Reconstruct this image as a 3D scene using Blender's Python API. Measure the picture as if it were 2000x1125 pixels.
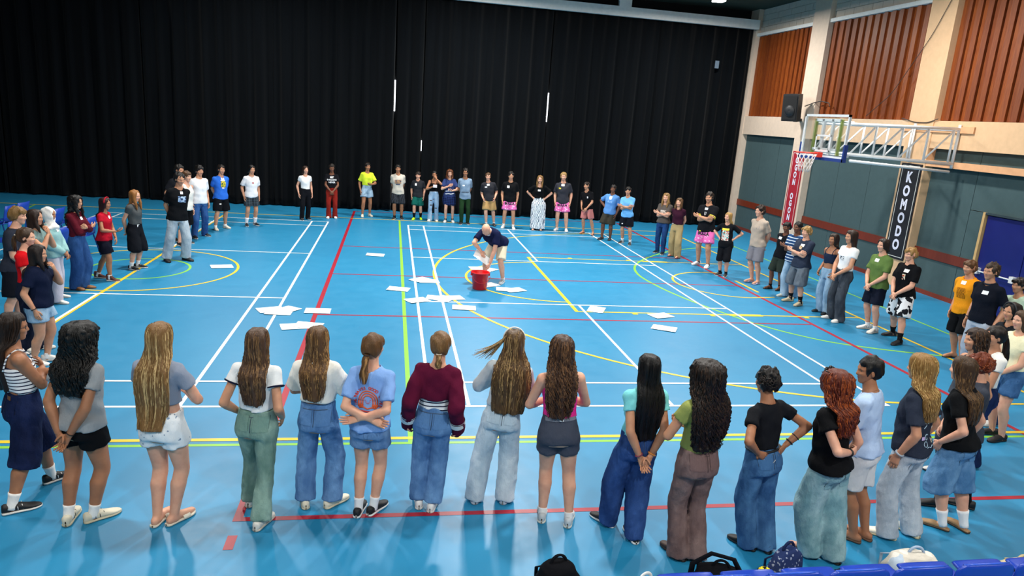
import bpy, math, random
import numpy as np
from mathutils import Vector, Matrix

S = bpy.context.scene
COL = S.collection
for o in list(bpy.data.objects):
    bpy.data.objects.remove(o)
rad = math.radians

# ------------------------------------------------------------------ camera
cam_data = bpy.data.cameras.new('camera')
cam_data.sensor_fit = 'HORIZONTAL'; cam_data.sensor_width = 36; cam_data.lens = 24.6
cam_data.clip_start = 0.1; cam_data.clip_end = 200
cam = bpy.data.objects.new('camera', cam_data); COL.objects.link(cam)
R3 = Matrix.Rotation(rad(-10.2964), 3, 'Z') @ Matrix.Rotation(rad(76.2357), 3, 'X') @ Matrix.Rotation(rad(4.0772), 3, 'Z')
cam.matrix_world = Matrix.Translation((-0.5275, -7.7557, 3.4076)) @ R3.to_4x4()
S.camera = cam

# ------------------------------------------------------------------ world, exposure
w = bpy.data.worlds.new('world'); S.world = w; w.use_nodes = True
w.node_tree.nodes['Background'].inputs[0].default_value = (0.75, 0.85, 1.0, 1)
w.node_tree.nodes['Background'].inputs[1].default_value = 0.0
S.view_settings.view_transform = 'Standard'; S.view_settings.look = 'None'
S.view_settings.exposure = 0.0; S.view_settings.gamma = 1.0
S.view_settings.use_curve_mapping = False
LAMP_W = 520.0                                   # watts of one high-bay lamp
LAMPS = [(8.8, 13.0, .75), (2.2, 13.0, 1.0), (-4.5, 13.0, .55), (8.8, 6.2, .7), (2.2, 6.2, 1.25), (-4.5, 6.2, .8),
         (8.8, -.9, .4), (2.2, -.9, .6), (-4.5, -.9, .45), (8.8, -8.2, .4), (2.2, -8.2, .75), (-4.5, -8.2, .6)]

# ------------------------------------------------------------------ colour, materials
def lin(h):
    if not isinstance(h, str): return tuple(h) + (1,) if len(h) == 3 else tuple(h)
    c = [int(h[i:i + 2], 16) / 255 for i in (0, 2, 4)]
    return tuple(x / 12.92 if x <= .04045 else ((x + .055) / 1.055) ** 2.4 for x in c) + (1,)
MATS = {}
def new_mat(name):
    m = bpy.data.materials.new(name); m.use_nodes = True
    nt = m.node_tree; b = nt.nodes['Principled BSDF']
    return m, nt, b
def N(nt, t, **kw):
    n = nt.nodes.new(t)
    for k, v in kw.items(): setattr(n, k, v)
    return n
def coords(nt, scale=(1, 1, 1), rot=(0, 0, 0)):
    tc = N(nt, 'ShaderNodeTexCoord'); mp = N(nt, 'ShaderNodeMapping')
    mp.inputs['Scale'].default_value = scale; mp.inputs['Rotation'].default_value = rot
    nt.links.new(tc.outputs['Object'], mp.inputs['Vector']); return mp.outputs[0]
def noise(nt, vec, scale, detail=3, rough=.55):
    n = N(nt, 'ShaderNodeTexNoise'); n.inputs['Scale'].default_value = scale
    n.inputs['Detail'].default_value = detail; n.inputs['Roughness'].default_value = rough
    nt.links.new(vec, n.inputs['Vector']); return n.outputs['Fac']
def ramp(nt, fac, stops, interp='LINEAR'):
    r = N(nt, 'ShaderNodeValToRGB'); r.color_ramp.interpolation = interp
    el = r.color_ramp.elements
    while len(el) < len(stops): el.new(.5)
    for e, (p, c) in zip(el, stops): e.position = p; e.color = lin(c)
    nt.links.new(fac, r.inputs[0]); return r.outputs[0]
def mixc(nt, fac, a, b, mode='MIX'):
    m = N(nt, 'ShaderNodeMix', data_type='RGBA', blend_type=mode)
    if isinstance(fac, (int, float)): m.inputs[0].default_value = fac
    else: nt.links.new(fac, m.inputs[0])
    for s, v in ((6, a), (7, b)):
        if isinstance(v, (str, tuple)): m.inputs[s].default_value = lin(v)
        else: nt.links.new(v, m.inputs[s])
    return m.outputs[2]
def math_(nt, op, a, b=None):
    m = N(nt, 'ShaderNodeMath', operation=op)
    for i, v in enumerate((a, b)):
        if v is None: continue
        if isinstance(v, (int, float)): m.inputs[i].default_value = v
        else: nt.links.new(v, m.inputs[i])
    return m.outputs[0]
def bump(nt, b, h, strength=.3, dist=.01):
    n = N(nt, 'ShaderNodeBump'); n.inputs['Strength'].default_value = strength; n.inputs['Distance'].default_value = dist
    nt.links.new(h, n.inputs['Height']); nt.links.new(n.outputs[0], b.inputs['Normal'])
def shade(c, f):
    r = lin(c); return tuple(min(1, max(0, x * f)) for x in r[:3]) + (1,)

def plain(c, rough=.6, metal=0, spec=.5, name='plain'):
    k = ('plain', c, rough, metal, spec)
    if k in MATS: return MATS[k]
    m, nt, b = new_mat(name)
    v = coords(nt); n = noise(nt, v, 9, 3)
    nt.links.new(mixc(nt, n, shade(c, .88), shade(c, 1.1)), b.inputs['Base Color'])
    b.inputs['Roughness'].default_value = rough; b.inputs['Metallic'].default_value = metal
    b.inputs['Specular IOR Level'].default_value = spec
    MATS[k] = m; return m
def glow(c, strength, name='lamp_light'):
    k = ('glow', c, strength)
    if k in MATS: return MATS[k]
    m, nt, b = new_mat(name)
    b.inputs['Base Color'].default_value = lin(c); b.inputs['Emission Color'].default_value = lin(c)
    b.inputs['Emission Strength'].default_value = strength
    MATS[k] = m; return m
def cloth(c, pat=None, c2='ffffff', c3='000000', sc=1.0):
    k = ('cloth', c, pat, c2, c3, sc)
    if k in MATS: return MATS[k]
    m, nt, b = new_mat('cloth_' + (pat or 'plain'))
    v = coords(nt)
    soft = noise(nt, v, 7, 4)
    base = mixc(nt, soft, shade(c, .9), shade(c, 1.08))
    sep = N(nt, 'ShaderNodeSeparateXYZ'); nt.links.new(v, sep.inputs[0])
    if pat == 'denim':
        st = noise(nt, coords(nt, (60, 60, 9)), 4, 3)
        big = noise(nt, coords(nt, (1, 1, .45)), 6, 3, .6)
        base = mixc(nt, ramp(nt, big, [(.38, '000000'), (.68, 'ffffff')]), shade(c, .86), c2)
        base = mixc(nt, math_(nt, 'MULTIPLY', st, .35), base, shade(c, .7))
    elif pat == 'stripes':
        s = math_(nt, 'FRACT', math_(nt, 'MULTIPLY', math_(nt, 'ADD', sep.outputs[2], math_(nt, 'MULTIPLY', soft, .012)), 1 / sc))
        base = mixc(nt, math_(nt, 'LESS_THAN', s, .3), base, c2)
    elif pat == 'plaid':
        g = None
        for ax in (0, 2):
            s = math_(nt, 'FRACT', math_(nt, 'MULTIPLY', sep.outputs[ax], 1 / sc))
            t = math_(nt, 'LESS_THAN', s, .3); g = t if g is None else math_(nt, 'ADD', g, t)
        base = mixc(nt, math_(nt, 'MULTIPLY', g, .5), base, c2)
    elif pat in ('floral', 'blobs', 'specks'):
        vo = N(nt, 'ShaderNodeTexVoronoi'); vo.inputs['Scale'].default_value = sc
        wv = N(nt, 'ShaderNodeVectorMath', operation='ADD')
        nn = N(nt, 'ShaderNodeTexNoise'); nn.inputs['Scale'].default_value = sc * 1.3; nt.links.new(v, nn.inputs['Vector'])
        nt.links.new(v, wv.inputs[0])
        wm = N(nt, 'ShaderNodeVectorMath', operation='SCALE'); wm.inputs['Scale'].default_value = .9 / sc
        nt.links.new(nn.outputs['Color'], wm.inputs[0]); nt.links.new(wm.outputs[0], wv.inputs[1])
        nt.links.new(wv.outputs[0], vo.inputs['Vector'])
        th = {'floral': .3, 'blobs': .42, 'specks': .16}[pat]
        f = math_(nt, 'LESS_THAN', vo.outputs['Distance'], th)
        base = mixc(nt, f, base, c2)
        if pat == 'blobs':
            n2 = noise(nt, v, sc * .8, 2); base = mixc(nt, math_(nt, 'GREATER_THAN', n2, .6), base, c3)
    elif pat == 'leaf':
        wv = N(nt, 'ShaderNodeTexWave'); wv.inputs['Scale'].default_value = sc; wv.inputs['Distortion'].default_value = 9
        wv.inputs['Detail'].default_value = 2; nt.links.new(v, wv.inputs['Vector'])
        base = mixc(nt, math_(nt, 'GREATER_THAN', wv.outputs['Fac'], .72), base, c2)
    nt.links.new(base, b.inputs['Base Color'])
    b.inputs['Roughness'].default_value = .9; b.inputs['Specular IOR Level'].default_value = .12
    if pat == 'denim': bump(nt, b, noise(nt, coords(nt, (1, 1, .55), (.35, .2, 0)), 15, 4, .62), .55, .03)
    else: bump(nt, b, noise(nt, coords(nt, (1, 1, .6), (.3, .25, 0)), 17, 4, .6), .42, .02)
    MATS[k] = m; return m
SKIN = {'fair': ('e2ab8e', 'c4806a'), 'light': ('cc9472', 'a86c54'), 'tan': ('a87250', '84523c'), 'brown': ('784a31', '5a3424'), 'dark': ('5e3b2a', '45291e')}
def skin(t):
    k = ('skin', t)
    if k in MATS: return MATS[k]
    m, nt, b = new_mat('skin_' + t); a, c = SKIN[t]
    n = noise(nt, coords(nt), 11, 3)
    nt.links.new(mixc(nt, ramp(nt, n, [(.35, '000000'), (.75, 'ffffff')]), a, mixc(nt, .5, a, c)), b.inputs['Base Color'])
    b.inputs['Roughness'].default_value = .55; b.inputs['Subsurface Weight'].default_value = .06
    b.inputs['Subsurface Radius'].default_value = (.012, .005, .003)
    MATS[k] = m; return m
def hairmat(a, c):
    k = ('hair', a, c)
    if k in MATS: return MATS[k]
    m, nt, b = new_mat('hair')
    at = N(nt, 'ShaderNodeAttribute'); at.attribute_name = 'v'
    st = noise(nt, coords(nt, (46, 46, 3.2)), 3, 4, .6)
    f = math_(nt, 'ADD', math_(nt, 'MULTIPLY', at.outputs['Fac'], .62), math_(nt, 'MULTIPLY', math_(nt, 'SUBTRACT', st, .25), 1.1))
    nt.links.new(ramp(nt, f, [(.12, shade(a, .75)), (.5, a), (.95, c)]), b.inputs['Base Color'])
    b.inputs['Roughness'].default_value = .42; b.inputs['Specular IOR Level'].default_value = .35
    bump(nt, b, st, .5, .012)
    MATS[k] = m; return m

# ------------------------------------------------------------------ mesh helpers
class MB:
    def __init__(s): s.v = []; s.q = []; s.t = []; s.qm = []; s.tm = []; s.a = []; s.n = 0
    def add(s, v, f, mi=0, val=0.3):
        v = np.asarray(v, float).reshape(-1, 3)
        q = [x for x in f if len(x) == 4] if not isinstance(f, np.ndarray) else f
        t = [x for x in f if len(x) == 3] if not isinstance(f, np.ndarray) else []
        if len(q): s.q.append(np.asarray(q, np.int64).reshape(-1, 4) + s.n); s.qm.append(np.full(len(q), mi))
        if len(t): s.t.append(np.asarray(t, np.int64).reshape(-1, 3) + s.n); s.tm.append(np.full(len(t), mi))
        s.v.append(v); s.a.append(np.full(len(v), val) if np.isscalar(val) else np.asarray(val)); s.n += len(v)
        return s
    def build(s, name, mats, parent=None, smooth=True, attr=False):
        me = bpy.data.meshes.new(name)
        v = np.concatenate(s.v).astype(np.float32)
        q = np.concatenate(s.q) if s.q else np.zeros((0, 4), int); t = np.concatenate(s.t) if s.t else np.zeros((0, 3), int)
        mi = np.concatenate(s.qm + s.tm)
        me.vertices.add(len(v)); me.vertices.foreach_set('co', v.ravel())
        me.loops.add(q.size + t.size); me.loops.foreach_set('vertex_index', np.concatenate([q.ravel(), t.ravel()]).astype(np.int32))
        tot = np.concatenate([np.full(len(q), 4), np.full(len(t), 3)]).astype(np.int32)
        me.polygons.add(len(tot)); me.polygons.foreach_set('loop_start', np.concatenate([[0], np.cumsum(tot)[:-1]]).astype(np.int32))
        me.polygons.foreach_set('material_index', mi.astype(np.int32))
        me.polygons.foreach_set('use_smooth', np.full(len(tot), smooth))
        for m in (mats if isinstance(mats, (list, tuple)) else [mats]): me.materials.append(m)
        if attr:
            at = me.attributes.new('v', 'FLOAT', 'POINT'); at.data.foreach_set('value', np.concatenate(s.a).astype(np.float32))
        me.update(calc_edges=True); me.validate()
        o = bpy.data.objects.new(name, me); COL.objects.link(o)
        if parent: o.parent = parent
        return o
def box(c, d, R=None):
    x, y, z = np.array(d) / 2
    v = np.array([(-x, -y, -z), (x, -y, -z), (x, y, -z), (-x, y, -z), (-x, -y, z), (x, -y, z), (x, y, z), (-x, y, z)])
    if R is not None: v = v @ np.asarray(R).T
    return v + np.array(c), [(0, 3, 2, 1), (4, 5, 6, 7), (0, 1, 5, 4), (1, 2, 6, 5), (2, 3, 7, 6), (3, 0, 4, 7)]
def bbox(lo, hi):
    lo = np.array(lo, float); hi = np.array(hi, float); return box((lo + hi) / 2, hi - lo)
def frames(p):
    p = np.asarray(p, float); t = np.gradient(p, axis=0); t /= np.linalg.norm(t, axis=1)[:, None] + 1e-12
    u = np.zeros_like(p); r = np.array([1., 0, 0]) if abs(t[0][0]) < .9 else np.array([0, 1., 0])
    for i in range(len(p)):
        r = r - t[i] * (r @ t[i]); r /= np.linalg.norm(r) + 1e-12; u[i] = r
    return t, u, np.cross(t, u)
def tube(p, r, n=8, cap=True, flat=1.0, closed=False):
    """tube along a polyline; r radius or list; flat squeezes the second axis"""
    p = np.asarray(p, float); m = len(p); r = np.broadcast_to(np.asarray(r, float), (m,))
    t, u, w_ = frames(p)
    if closed:
        tt = np.roll(p, -1, 0) - np.roll(p, 1, 0); tt /= np.linalg.norm(tt, axis=1)[:, None]
        c = p.mean(0); w_ = p - c; w_ -= tt * np.sum(w_ * tt, 1)[:, None]; w_ /= np.linalg.norm(w_, axis=1)[:, None]; u = np.cross(w_, tt)
    a = np.arange(n) * 2 * np.pi / n
    v = p[:, None] + r[:, None, None] * (np.cos(a)[None, :, None] * u[:, None] + flat * np.sin(a)[None, :, None] * w_[:, None])
    v = v.reshape(-1, 3); f = []
    for i in range(m if closed else m - 1):
        j = (i + 1) % m
        for k in range(n):
            l = (k + 1) % n; f.append((i * n + k, i * n + l, j * n + l, j * n + k))
    if cap and not closed:
        v = np.concatenate([v, p[:1], p[-1:]]); b = m * n
        for k in range(n):
            l = (k + 1) % n; f.append((l, k, b)); f.append(((m - 1) * n + k, (m - 1) * n + l, b + 1))
    return v, f
def ringpts(c, r1, r2, n=20, z=0, R=None):
    a = np.arange(n) * 2 * np.pi / n; p = np.stack([np.cos(a) * r1, np.sin(a) * r2, np.zeros(n) + z], 1)
    if R is not None: p = p @ np.asarray(R).T
    return p + np.array(c)
def lathe(prof, n=24, c=(0, 0, 0)):
    prof = np.array(prof, float); a = np.arange(n) * 2 * np.pi / n
    v = np.stack([prof[:, None, 0] * np.cos(a), prof[:, None, 0] * np.sin(a), np.repeat(prof[:, 1:2], n, 1)], 2).reshape(-1, 3) + np.array(c)
    f = [(i * n + k, i * n + (k + 1) % n, (i + 1) * n + (k + 1) % n, (i + 1) * n + k) for i in range(len(prof) - 1) for k in range(n)]
    return v, f
def tag(o, label=None, cat=None, group=None, kind=None):
    if label: o['label'] = label
    if cat: o['category'] = cat
    if group: o['group'] = group
    if kind: o['kind'] = kind
    return o
def one(name, vf, mat, parent=None, smooth=False):
    return MB().add(*vf).build(name, mat, parent, smooth)
def text_mesh(txt, size=1.0, spacing=1.0, bold=0.0):
    cu = bpy.data.curves.new('t', 'FONT'); cu.body = txt; cu.size = size; cu.align_x = 'CENTER'; cu.align_y = 'CENTER'
    cu.space_character = spacing; cu.resolution_u = 3; cu.offset = bold
    o = bpy.data.objects.new('t', cu); COL.objects.link(o)
    me = bpy.data.meshes.new_from_object(o)
    v = np.array([x.co[:] for x in me.vertices]).reshape(-1, 3)
    me.calc_loop_triangles(); f = [tuple(t.vertices) for t in me.loop_triangles]
    bpy.data.objects.remove(o); bpy.data.curves.remove(cu); bpy.data.meshes.remove(me)
    return v, f

# ------------------------------------------------------------------ implicit surfaces (bodies and clothes grow as one skin)
def smin(a, d, k):
    if k <= 0: return np.minimum(a, d)
    h = np.clip(.5 + .5 * (a - d) / k, 0, 1); return a + (d - a) * h - k * h * (1 - h)
class Field:
    def __init__(s, lo, hi, h):
        s.h = np.array(h, float); s.lo = np.array(lo, float); n = np.ceil((np.array(hi) - s.lo) / s.h).astype(int) + 1
        s.ax = [(s.lo[i] + s.h[i] * np.arange(n[i])).astype(np.float32) for i in range(3)]
        s.f = np.full(n, 1.0, np.float32)
    def sl(s, lo, hi):
        r = []
        for i in range(3):
            a = int(np.clip(np.floor((lo[i] - s.lo[i]) / s.h[i]), 0, len(s.ax[i]) - 1)); b = int(np.clip(np.ceil((hi[i] - s.lo[i]) / s.h[i]) + 1, a + 1, len(s.ax[i])))
            r.append(slice(a, b))
        return tuple(r)
    def xyz(s, sl): return s.ax[0][sl[0]][:, None, None], s.ax[1][sl[1]][None, :, None], s.ax[2][sl[2]][None, None, :]
    def d_chain(s, pts, rads, pad=.05, cap0=False, cap1=False):
        P = np.array(pts, np.float32); Rr = np.broadcast_to(np.array(rads, np.float32), (len(P),)); m = Rr.max() + pad
        sl = s.sl(P.min(0) - m, P.max(0) + m); x, y, z = s.xyz(sl); d = None
        for i in range(len(P) - 1):
            a, b = P[i], P[i + 1]; ba = b - a; L2 = float(ba @ ba) + 1e-9
            px, py, pz = x - a[0], y - a[1], z - a[2]
            tr = (px * ba[0] + py * ba[1] + pz * ba[2]) / L2; t = np.clip(tr, 0, 1)
            e = np.sqrt((px - ba[0] * t) ** 2 + (py - ba[1] * t) ** 2 + (pz - ba[2] * t) ** 2) - (Rr[i] + (Rr[i + 1] - Rr[i]) * t)
            L = math.sqrt(L2)
            d = e if d is None else np.minimum(d, e)
        for on, q, w_ in ((cap0, 0, P[0] - P[1]), (cap1, -1, P[-1] - P[-2])):
            if on:
                w_ = w_ / np.linalg.norm(w_); d = np.maximum(d, (x - P[q][0]) * w_[0] + (y - P[q][1]) * w_[1] + (z - P[q][2]) * w_[2])
        return sl, d
    def d_ell(s, c, r, R=None, pad=.05):
        c = np.array(c, np.float32); r = np.array(r, np.float32); m = float(r.max()) + pad
        sl = s.sl(c - m, c + m); x, y, z = s.xyz(sl); x = x - c[0]; y = y - c[1]; z = z - c[2]
        if R is not None:
            R = np.asarray(R, np.float32); x, y, z = [R[0, i] * x + R[1, i] * y + R[2, i] * z for i in range(3)]
        q = np.sqrt((x / r[0]) ** 2 + (y / r[1]) ** 2 + (z / r[2]) ** 2)
        return sl, (q - 1) * float(r.min())
    def d_loft(s, o, R, secs, n=2.3, pad=.05, z0=None, z1=None):
        """secs rows (z,cx,cy,rx,ry) in the frame o,R (columns = axes)"""
        S_ = np.array(secs, float); R = np.asarray(R, float); o = np.array(o, float)
        cs = []
        for r in S_:
            for sx in (-1, 1):
                for sy in (-1, 1): cs.append(o + R @ np.array([r[1] + sx * (r[3] + pad), r[2] + sy * (r[4] + pad), r[0]]))
        cs = np.array(cs); sl = s.sl(cs.min(0) - pad, cs.max(0) + pad); X, Y, Z = s.xyz(sl)
        X = X - np.float32(o[0]); Y = Y - np.float32(o[1]); Z = Z - np.float32(o[2])
        R = R.astype(np.float32)
        x, y, z = [R[0, i] * X + R[1, i] * Y + R[2, i] * Z for i in range(3)]
        g = lambda c: np.interp(z, S_[:, 0], S_[:, c]).astype(np.float32)
        rx, ry = g(3), g(4)
        q = (np.abs((x - g(1)) / rx) ** n + np.abs((y - g(2)) / ry) ** n) ** (1 / n)
        d = (q - 1) * np.minimum(rx, ry)
        lo_, hi_ = (S_[0, 0] if z0 is None else z0), (S_[-1, 0] if z1 is None else z1)
        return sl, np.maximum(d, np.maximum(lo_ - z, z - hi_))
    def add(s, sd, k=.02): sl, d = sd; s.f[sl] = smin(s.f[sl], d, k); return s
    def sub(s, sd, k=0.): sl, d = sd; s.f[sl] = -smin(-s.f[sl], d, k); return s
    def clipz(s, lo=None, hi=None):
        z = s.ax[2][None, None, :]
        if lo is not None: s.f = np.maximum(s.f, lo - z)
        if hi is not None: s.f = np.maximum(s.f, z - hi)
        return s
    def ripple(s, amp, waves, seed):
        """cloth folds: sum of directional sines"""
        rn = random.Random(seed); x, y, z = s.xyz((slice(None),) * 3); acc = 0
        w1 = .6 * np.sin(x * 9 + z * 5 + rn.random() * 6) + .6 * np.sin(y * 11 - z * 6 + rn.random() * 6)
        for (kx, ky, kz) in waves:
            acc = acc + np.sin(x * kx * rn.uniform(.8, 1.2) + y * ky * rn.uniform(.8, 1.2) + z * kz * rn.uniform(.8, 1.2) + rn.random() * 6.28 + w1)
        s.f = (s.f + np.float32(amp) * acc / max(1, len(waves) ** .5)).astype(np.float32); return s
    def mesh(s):
        f = s.f; ng = f < 0
        c = np.zeros(tuple(np.array(f.shape) - 1), np.int8)
        for i in (0, 1):
            for j in (0, 1):
                for k in (0, 1): c += ng[i:f.shape[0] - 1 + i, j:f.shape[1] - 1 + j, k:f.shape[2] - 1 + k]
        act = np.argwhere((c > 0) & (c < 8)); idx = np.full(c.shape, -1, np.int64); idx[tuple(act.T)] = np.arange(len(act))
        V = np.zeros((len(act), 3)); W = np.zeros(len(act)); I = act.T
        cor = [(i, j, k) for i in (0, 1) for j in (0, 1) for k in (0, 1)]
        val = {q: f[I[0] + q[0], I[1] + q[1], I[2] + q[2]].astype(float) for q in cor}
        for a in cor:
            for ax in range(3):
                if a[ax]: continue
                b = list(a); b[ax] = 1; b = tuple(b); fa, fb = val[a], val[b]; m = (fa < 0) != (fb < 0)
                t = np.where(m, fa / np.where(fa == fb, 1, fa - fb), 0)
                p = np.repeat(np.array(a, float)[None], len(act), 0); p[:, ax] = t
                V += p * m[:, None]; W += m
        V = (V / W[:, None] + act) * s.h + s.lo; F = []
        for ax in range(3):
            o = [i for i in range(3) if i != ax]
            a = [slice(None)] * 3; b = [slice(None)] * 3; a[ax] = slice(0, -1); b[ax] = slice(1, None)
            for i in o: a[i] = slice(1, -1); b[i] = slice(1, -1)
            na, nb = ng[tuple(a)], ng[tuple(b)]; e = np.argwhere(na != nb)
            if not len(e): continue
            dirn = na[tuple(e.T)]
            g = e.copy()
            for i in o: g[:, i] += 1
            def cell(d1, d2):
                h = g.copy(); h[:, o[0]] -= d1; h[:, o[1]] -= d2; return idx[tuple(h.T)]
            q = np.stack([cell(1, 1), cell(0, 1), cell(0, 0), cell(1, 0)], 1)
            if ax == 1: dirn = ~dirn
            q = np.where(dirn[:, None], q, q[:, ::-1]); F.append(q)
        return V, np.concatenate(F)
    def solid(s):
        """mesh without stray specks: keeps only the largest connected piece"""
        V, F = s.mesh(); lab = np.arange(len(V))
        for _ in range(400):
            m = lab[F].min(1); new = lab.copy()
            for c in range(4): np.minimum.at(new, F[:, c], m)
            new = new[new]
            if (new == lab).all(): break
            lab = new
        big = np.bincount(lab).argmax(); F = F[lab[F[:, 0]] == big]; used = np.unique(F); mp = np.full(len(V), -1); mp[used] = np.arange(len(used))
        return V[used], mp[F]
    def at(s, p):
        g = (np.asarray(p) - s.lo) / s.h; n = np.array(s.f.shape) - 2; i = np.clip(np.floor(g).astype(int), 0, n); t = np.clip(g - i, 0, 1); r = 0
        for a in (0, 1):
            for b in (0, 1):
                for c in (0, 1):
                    w_ = (t[:, 0] if a else 1 - t[:, 0]) * (t[:, 1] if b else 1 - t[:, 1]) * (t[:, 2] if c else 1 - t[:, 2])
                    r = r + w_ * s.f[i[:, 0] + a, i[:, 1] + b, i[:, 2] + c]
        return r
    def project(s, p, d, L=.5, off=.003):
        """slide points p along d until they meet the surface"""
        p = np.array(p, float); d = np.array(d, float); best = np.full(len(p), np.nan); n = 90
        prev = s.at(p)
        for i in range(1, n):
            t = L * i / n; cur = s.at(p + d * t); hit = np.isnan(best) & (cur < 0)
            fr = np.where(hit, prev / np.where(prev == cur, 1, prev - cur), 0)
            best = np.where(hit, L * (i - 1 + np.clip(fr, 0, 1)) / n, best); prev = cur
        ok = ~np.isnan(best); fill = np.nanmean(best) if ok.any() else L * .5
        best = np.where(ok, best, fill)
        return p + d * (best - off)[:, None]

# ------------------------------------------------------------------ room materials
def floor_mat():
    m, nt, b = new_mat('blue_sports_floor')
    v = coords(nt); n1 = noise(nt, v, .35, 4); n2 = noise(nt, v, 3.0, 5, .7)
    c = mixc(nt, ramp(nt, n1, [(.3, '000000'), (.7, 'ffffff')]), '1d79a6', '2284b1')
    c = mixc(nt, math_(nt, 'MULTIPLY', n2, .25), c, '2f8eb6')
    nt.links.new(c, b.inputs['Base Color'])
    nt.links.new(ramp(nt, n2, [(.2, (.36,) * 3), (.8, (.5,) * 3)]), b.inputs['Roughness'])
    b.inputs['Specular IOR Level'].default_value = .5
    bump(nt, b, noise(nt, v, 90, 3, .6), .06, .004); return m
def wood_mat(a, c, name):
    m, nt, b = new_mat(name)
    oi = N(nt, 'ShaderNodeObjectInfo')
    g = noise(nt, coords(nt, (9, 9, .5)), 5, 5, .65)
    k = N(nt, 'ShaderNodeTexVoronoi'); k.inputs['Scale'].default_value = 5.0; nt.links.new(coords(nt, (1, 3.2, 1)), k.inputs['Vector'])
    base = mixc(nt, ramp(nt, g, [(.3, '000000'), (.75, 'ffffff')]), a, c)
    base = mixc(nt, math_(nt, 'MULTIPLY', oi.outputs['Random'], .6), base, shade(a, .55))
    base = mixc(nt, ramp(nt, k.outputs['Distance'], [(.02, 'ffffff'), (.07, '000000')]), base, '2a0f05')
    nt.links.new(base, b.inputs['Base Color']); b.inputs['Roughness'].default_value = .5
    bump(nt, b, g, .2, .01); return m
def curtain_mat():
    m, nt, b = new_mat('black_drape')
    n = noise(nt, coords(nt, (3, 1, .15)), 3, 4)
    nt.links.new(mixc(nt, n, '020406', '05090e'), b.inputs['Base Color'])
    b.inputs['Roughness'].default_value = .95; b.inputs['Specular IOR Level'].default_value = .1
    b.inputs['Sheen Weight'].default_value = .05; return m
M_FLOOR = floor_mat(); M_WOOD = wood_mat('6e2a08', 'a05418', 'varnished_pine'); M_RAIL = wood_mat('6a2410', '8a3416', 'stained_rail')
M_CREAM = plain('d6b088', .75); M_PINK = plain('d6c2ae', .75); M_GREY = plain('43575a', .9, spec=.2); M_WHITE = plain('e9ebe6', .6); M_DARK = plain('0b0d10', .9)
M_CURT = curtain_mat()
def line_mat(c): return plain(c, .42, name='floor_paint')
LM = {'w': line_mat('f1f4f4'), 'y': line_mat('e8c52e'), 'r': line_mat('a3182f'), 'g': line_mat('86c83e')}

# ------------------------------------------------------------------ floor, walls, ceiling
floor = one('floor', bbox((-16, -9, -.2), (12.2, 16.9, 0)), M_FLOOR); tag(floor, 'glossy blue sports hall floor with painted court lines', kind='structure')
ceil_ = one('ceiling', bbox((-16, -9, 7.55), (12.2, 16.9, 7.75)), plain('2c3a30', .8)); tag(ceil_, 'dark green ceiling high above the hall', kind='structure')
for nm, a, b_, mt in (('wall_back', (-16, 16.7, 0), (12.2, 16.9, 7.55), M_DARK), ('wall_left', (-16.2, -9, 0), (-16, 16.9, 7.55), plain('8f8f8b', .8)),
                     ('wall_front', (-16, -9.2, 0), (12.2, -9, 7.55), plain('9a9a94', .8))):
    tag(one(nm, bbox(a, b_), mt), kind='structure')
wall = one('wall_right', bbox((12.0, -9, 0), (12.25, 16.9, 7.55)), M_CREAM); tag(wall, 'cream wall with wood slats and grey panels', kind='structure')
def wp(name, lo, hi, mat, smooth=False): return one(name, bbox(lo, hi), mat, wall, smooth)
PIL = [(7.03, 7.85), (11.9, 12.72), (16.15, 16.7), (2.15, 2.95), (-2.75, -1.95), (-7.6, -6.8)]
for y0, y1 in PIL: wp('pillar', (11.74, y0, 0), (12.02, y1, 7.55), M_PINK if y0 > 10 else M_CREAM)
BAYS = [(12.72, 16.15), (7.85, 11.9), (2.95, 7.03), (-1.95, 2.15), (-6.8, -2.75)]
rn = random.Random(3)
for bi, (y0, y1) in enumerate(BAYS):
    wp('beam', (11.76, y0, 3.36), (12.02, y1, 3.98), M_PINK if bi == 0 else plain('d9b896', .75) if bi == 1 else M_CREAM)
    wp('ledge', (11.78, y0, 6.66), (12.02, y1, 6.76), M_WHITE)
    n = max(1, round((y1 - y0) / 1.2)); ya = y0
    for i in range(n):
        a, b_ = y0 + (y1 - y0) * i / n + .006, y0 + (y1 - y0) * (i + 1) / n - .006
        if bi == 2 and a < 5.2:
            wp('acoustic_panel', (11.95, a, 2.12), (12.02, b_, 3.36), M_GREY)
            if b_ > 5.26: wp('acoustic_panel', (11.95, max(a, 5.26), .1), (12.02, b_, 2.108), M_GREY)
            continue
        wp('acoustic_panel', (11.95, a, .1), (12.02, b_, 3.36), M_GREY)
    lo = 5.26 if bi == 2 else y0
    wp('dado_rail', (11.92, lo, .85), (11.96, y1, 1.06), M_RAIL)
    wp('skirting', (11.93, lo, 0), (11.98, y1, .1), M_RAIL)
    # slats of the timber cladding: each board its own piece, alternately proud
    nb = 27
    for i in range(nb):
        a = y0 + (y1 - y0) * i / nb; b_ = y0 + (y1 - y0) * (i + 1) / nb
        d = .05 if i % 2 else 0.0
        wp('plank', (11.90 - d - rn.uniform(0, .012), a + .004, 3.99), (12.01, b_ - .004, 6.66 - rn.uniform(0, .02)), M_WOOD)
    # painted concrete blocks over the cladding
    if bi < 3:
        for r in range(4):
            z0 = 6.77 + r * .195; off = .2 if r % 2 else 0; yy = y0 - off
            while yy < y1:
                a, b_ = max(yy + .006, y0), min(yy + .394, y1)
                if b_ - a > .03: wp('block', (11.9 - rn.uniform(0, .006), a, z0 + .005), (12.01, b_, min(z0 + .19, 7.54)), plain('cfc6b8', .85))
                yy += .4
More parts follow.
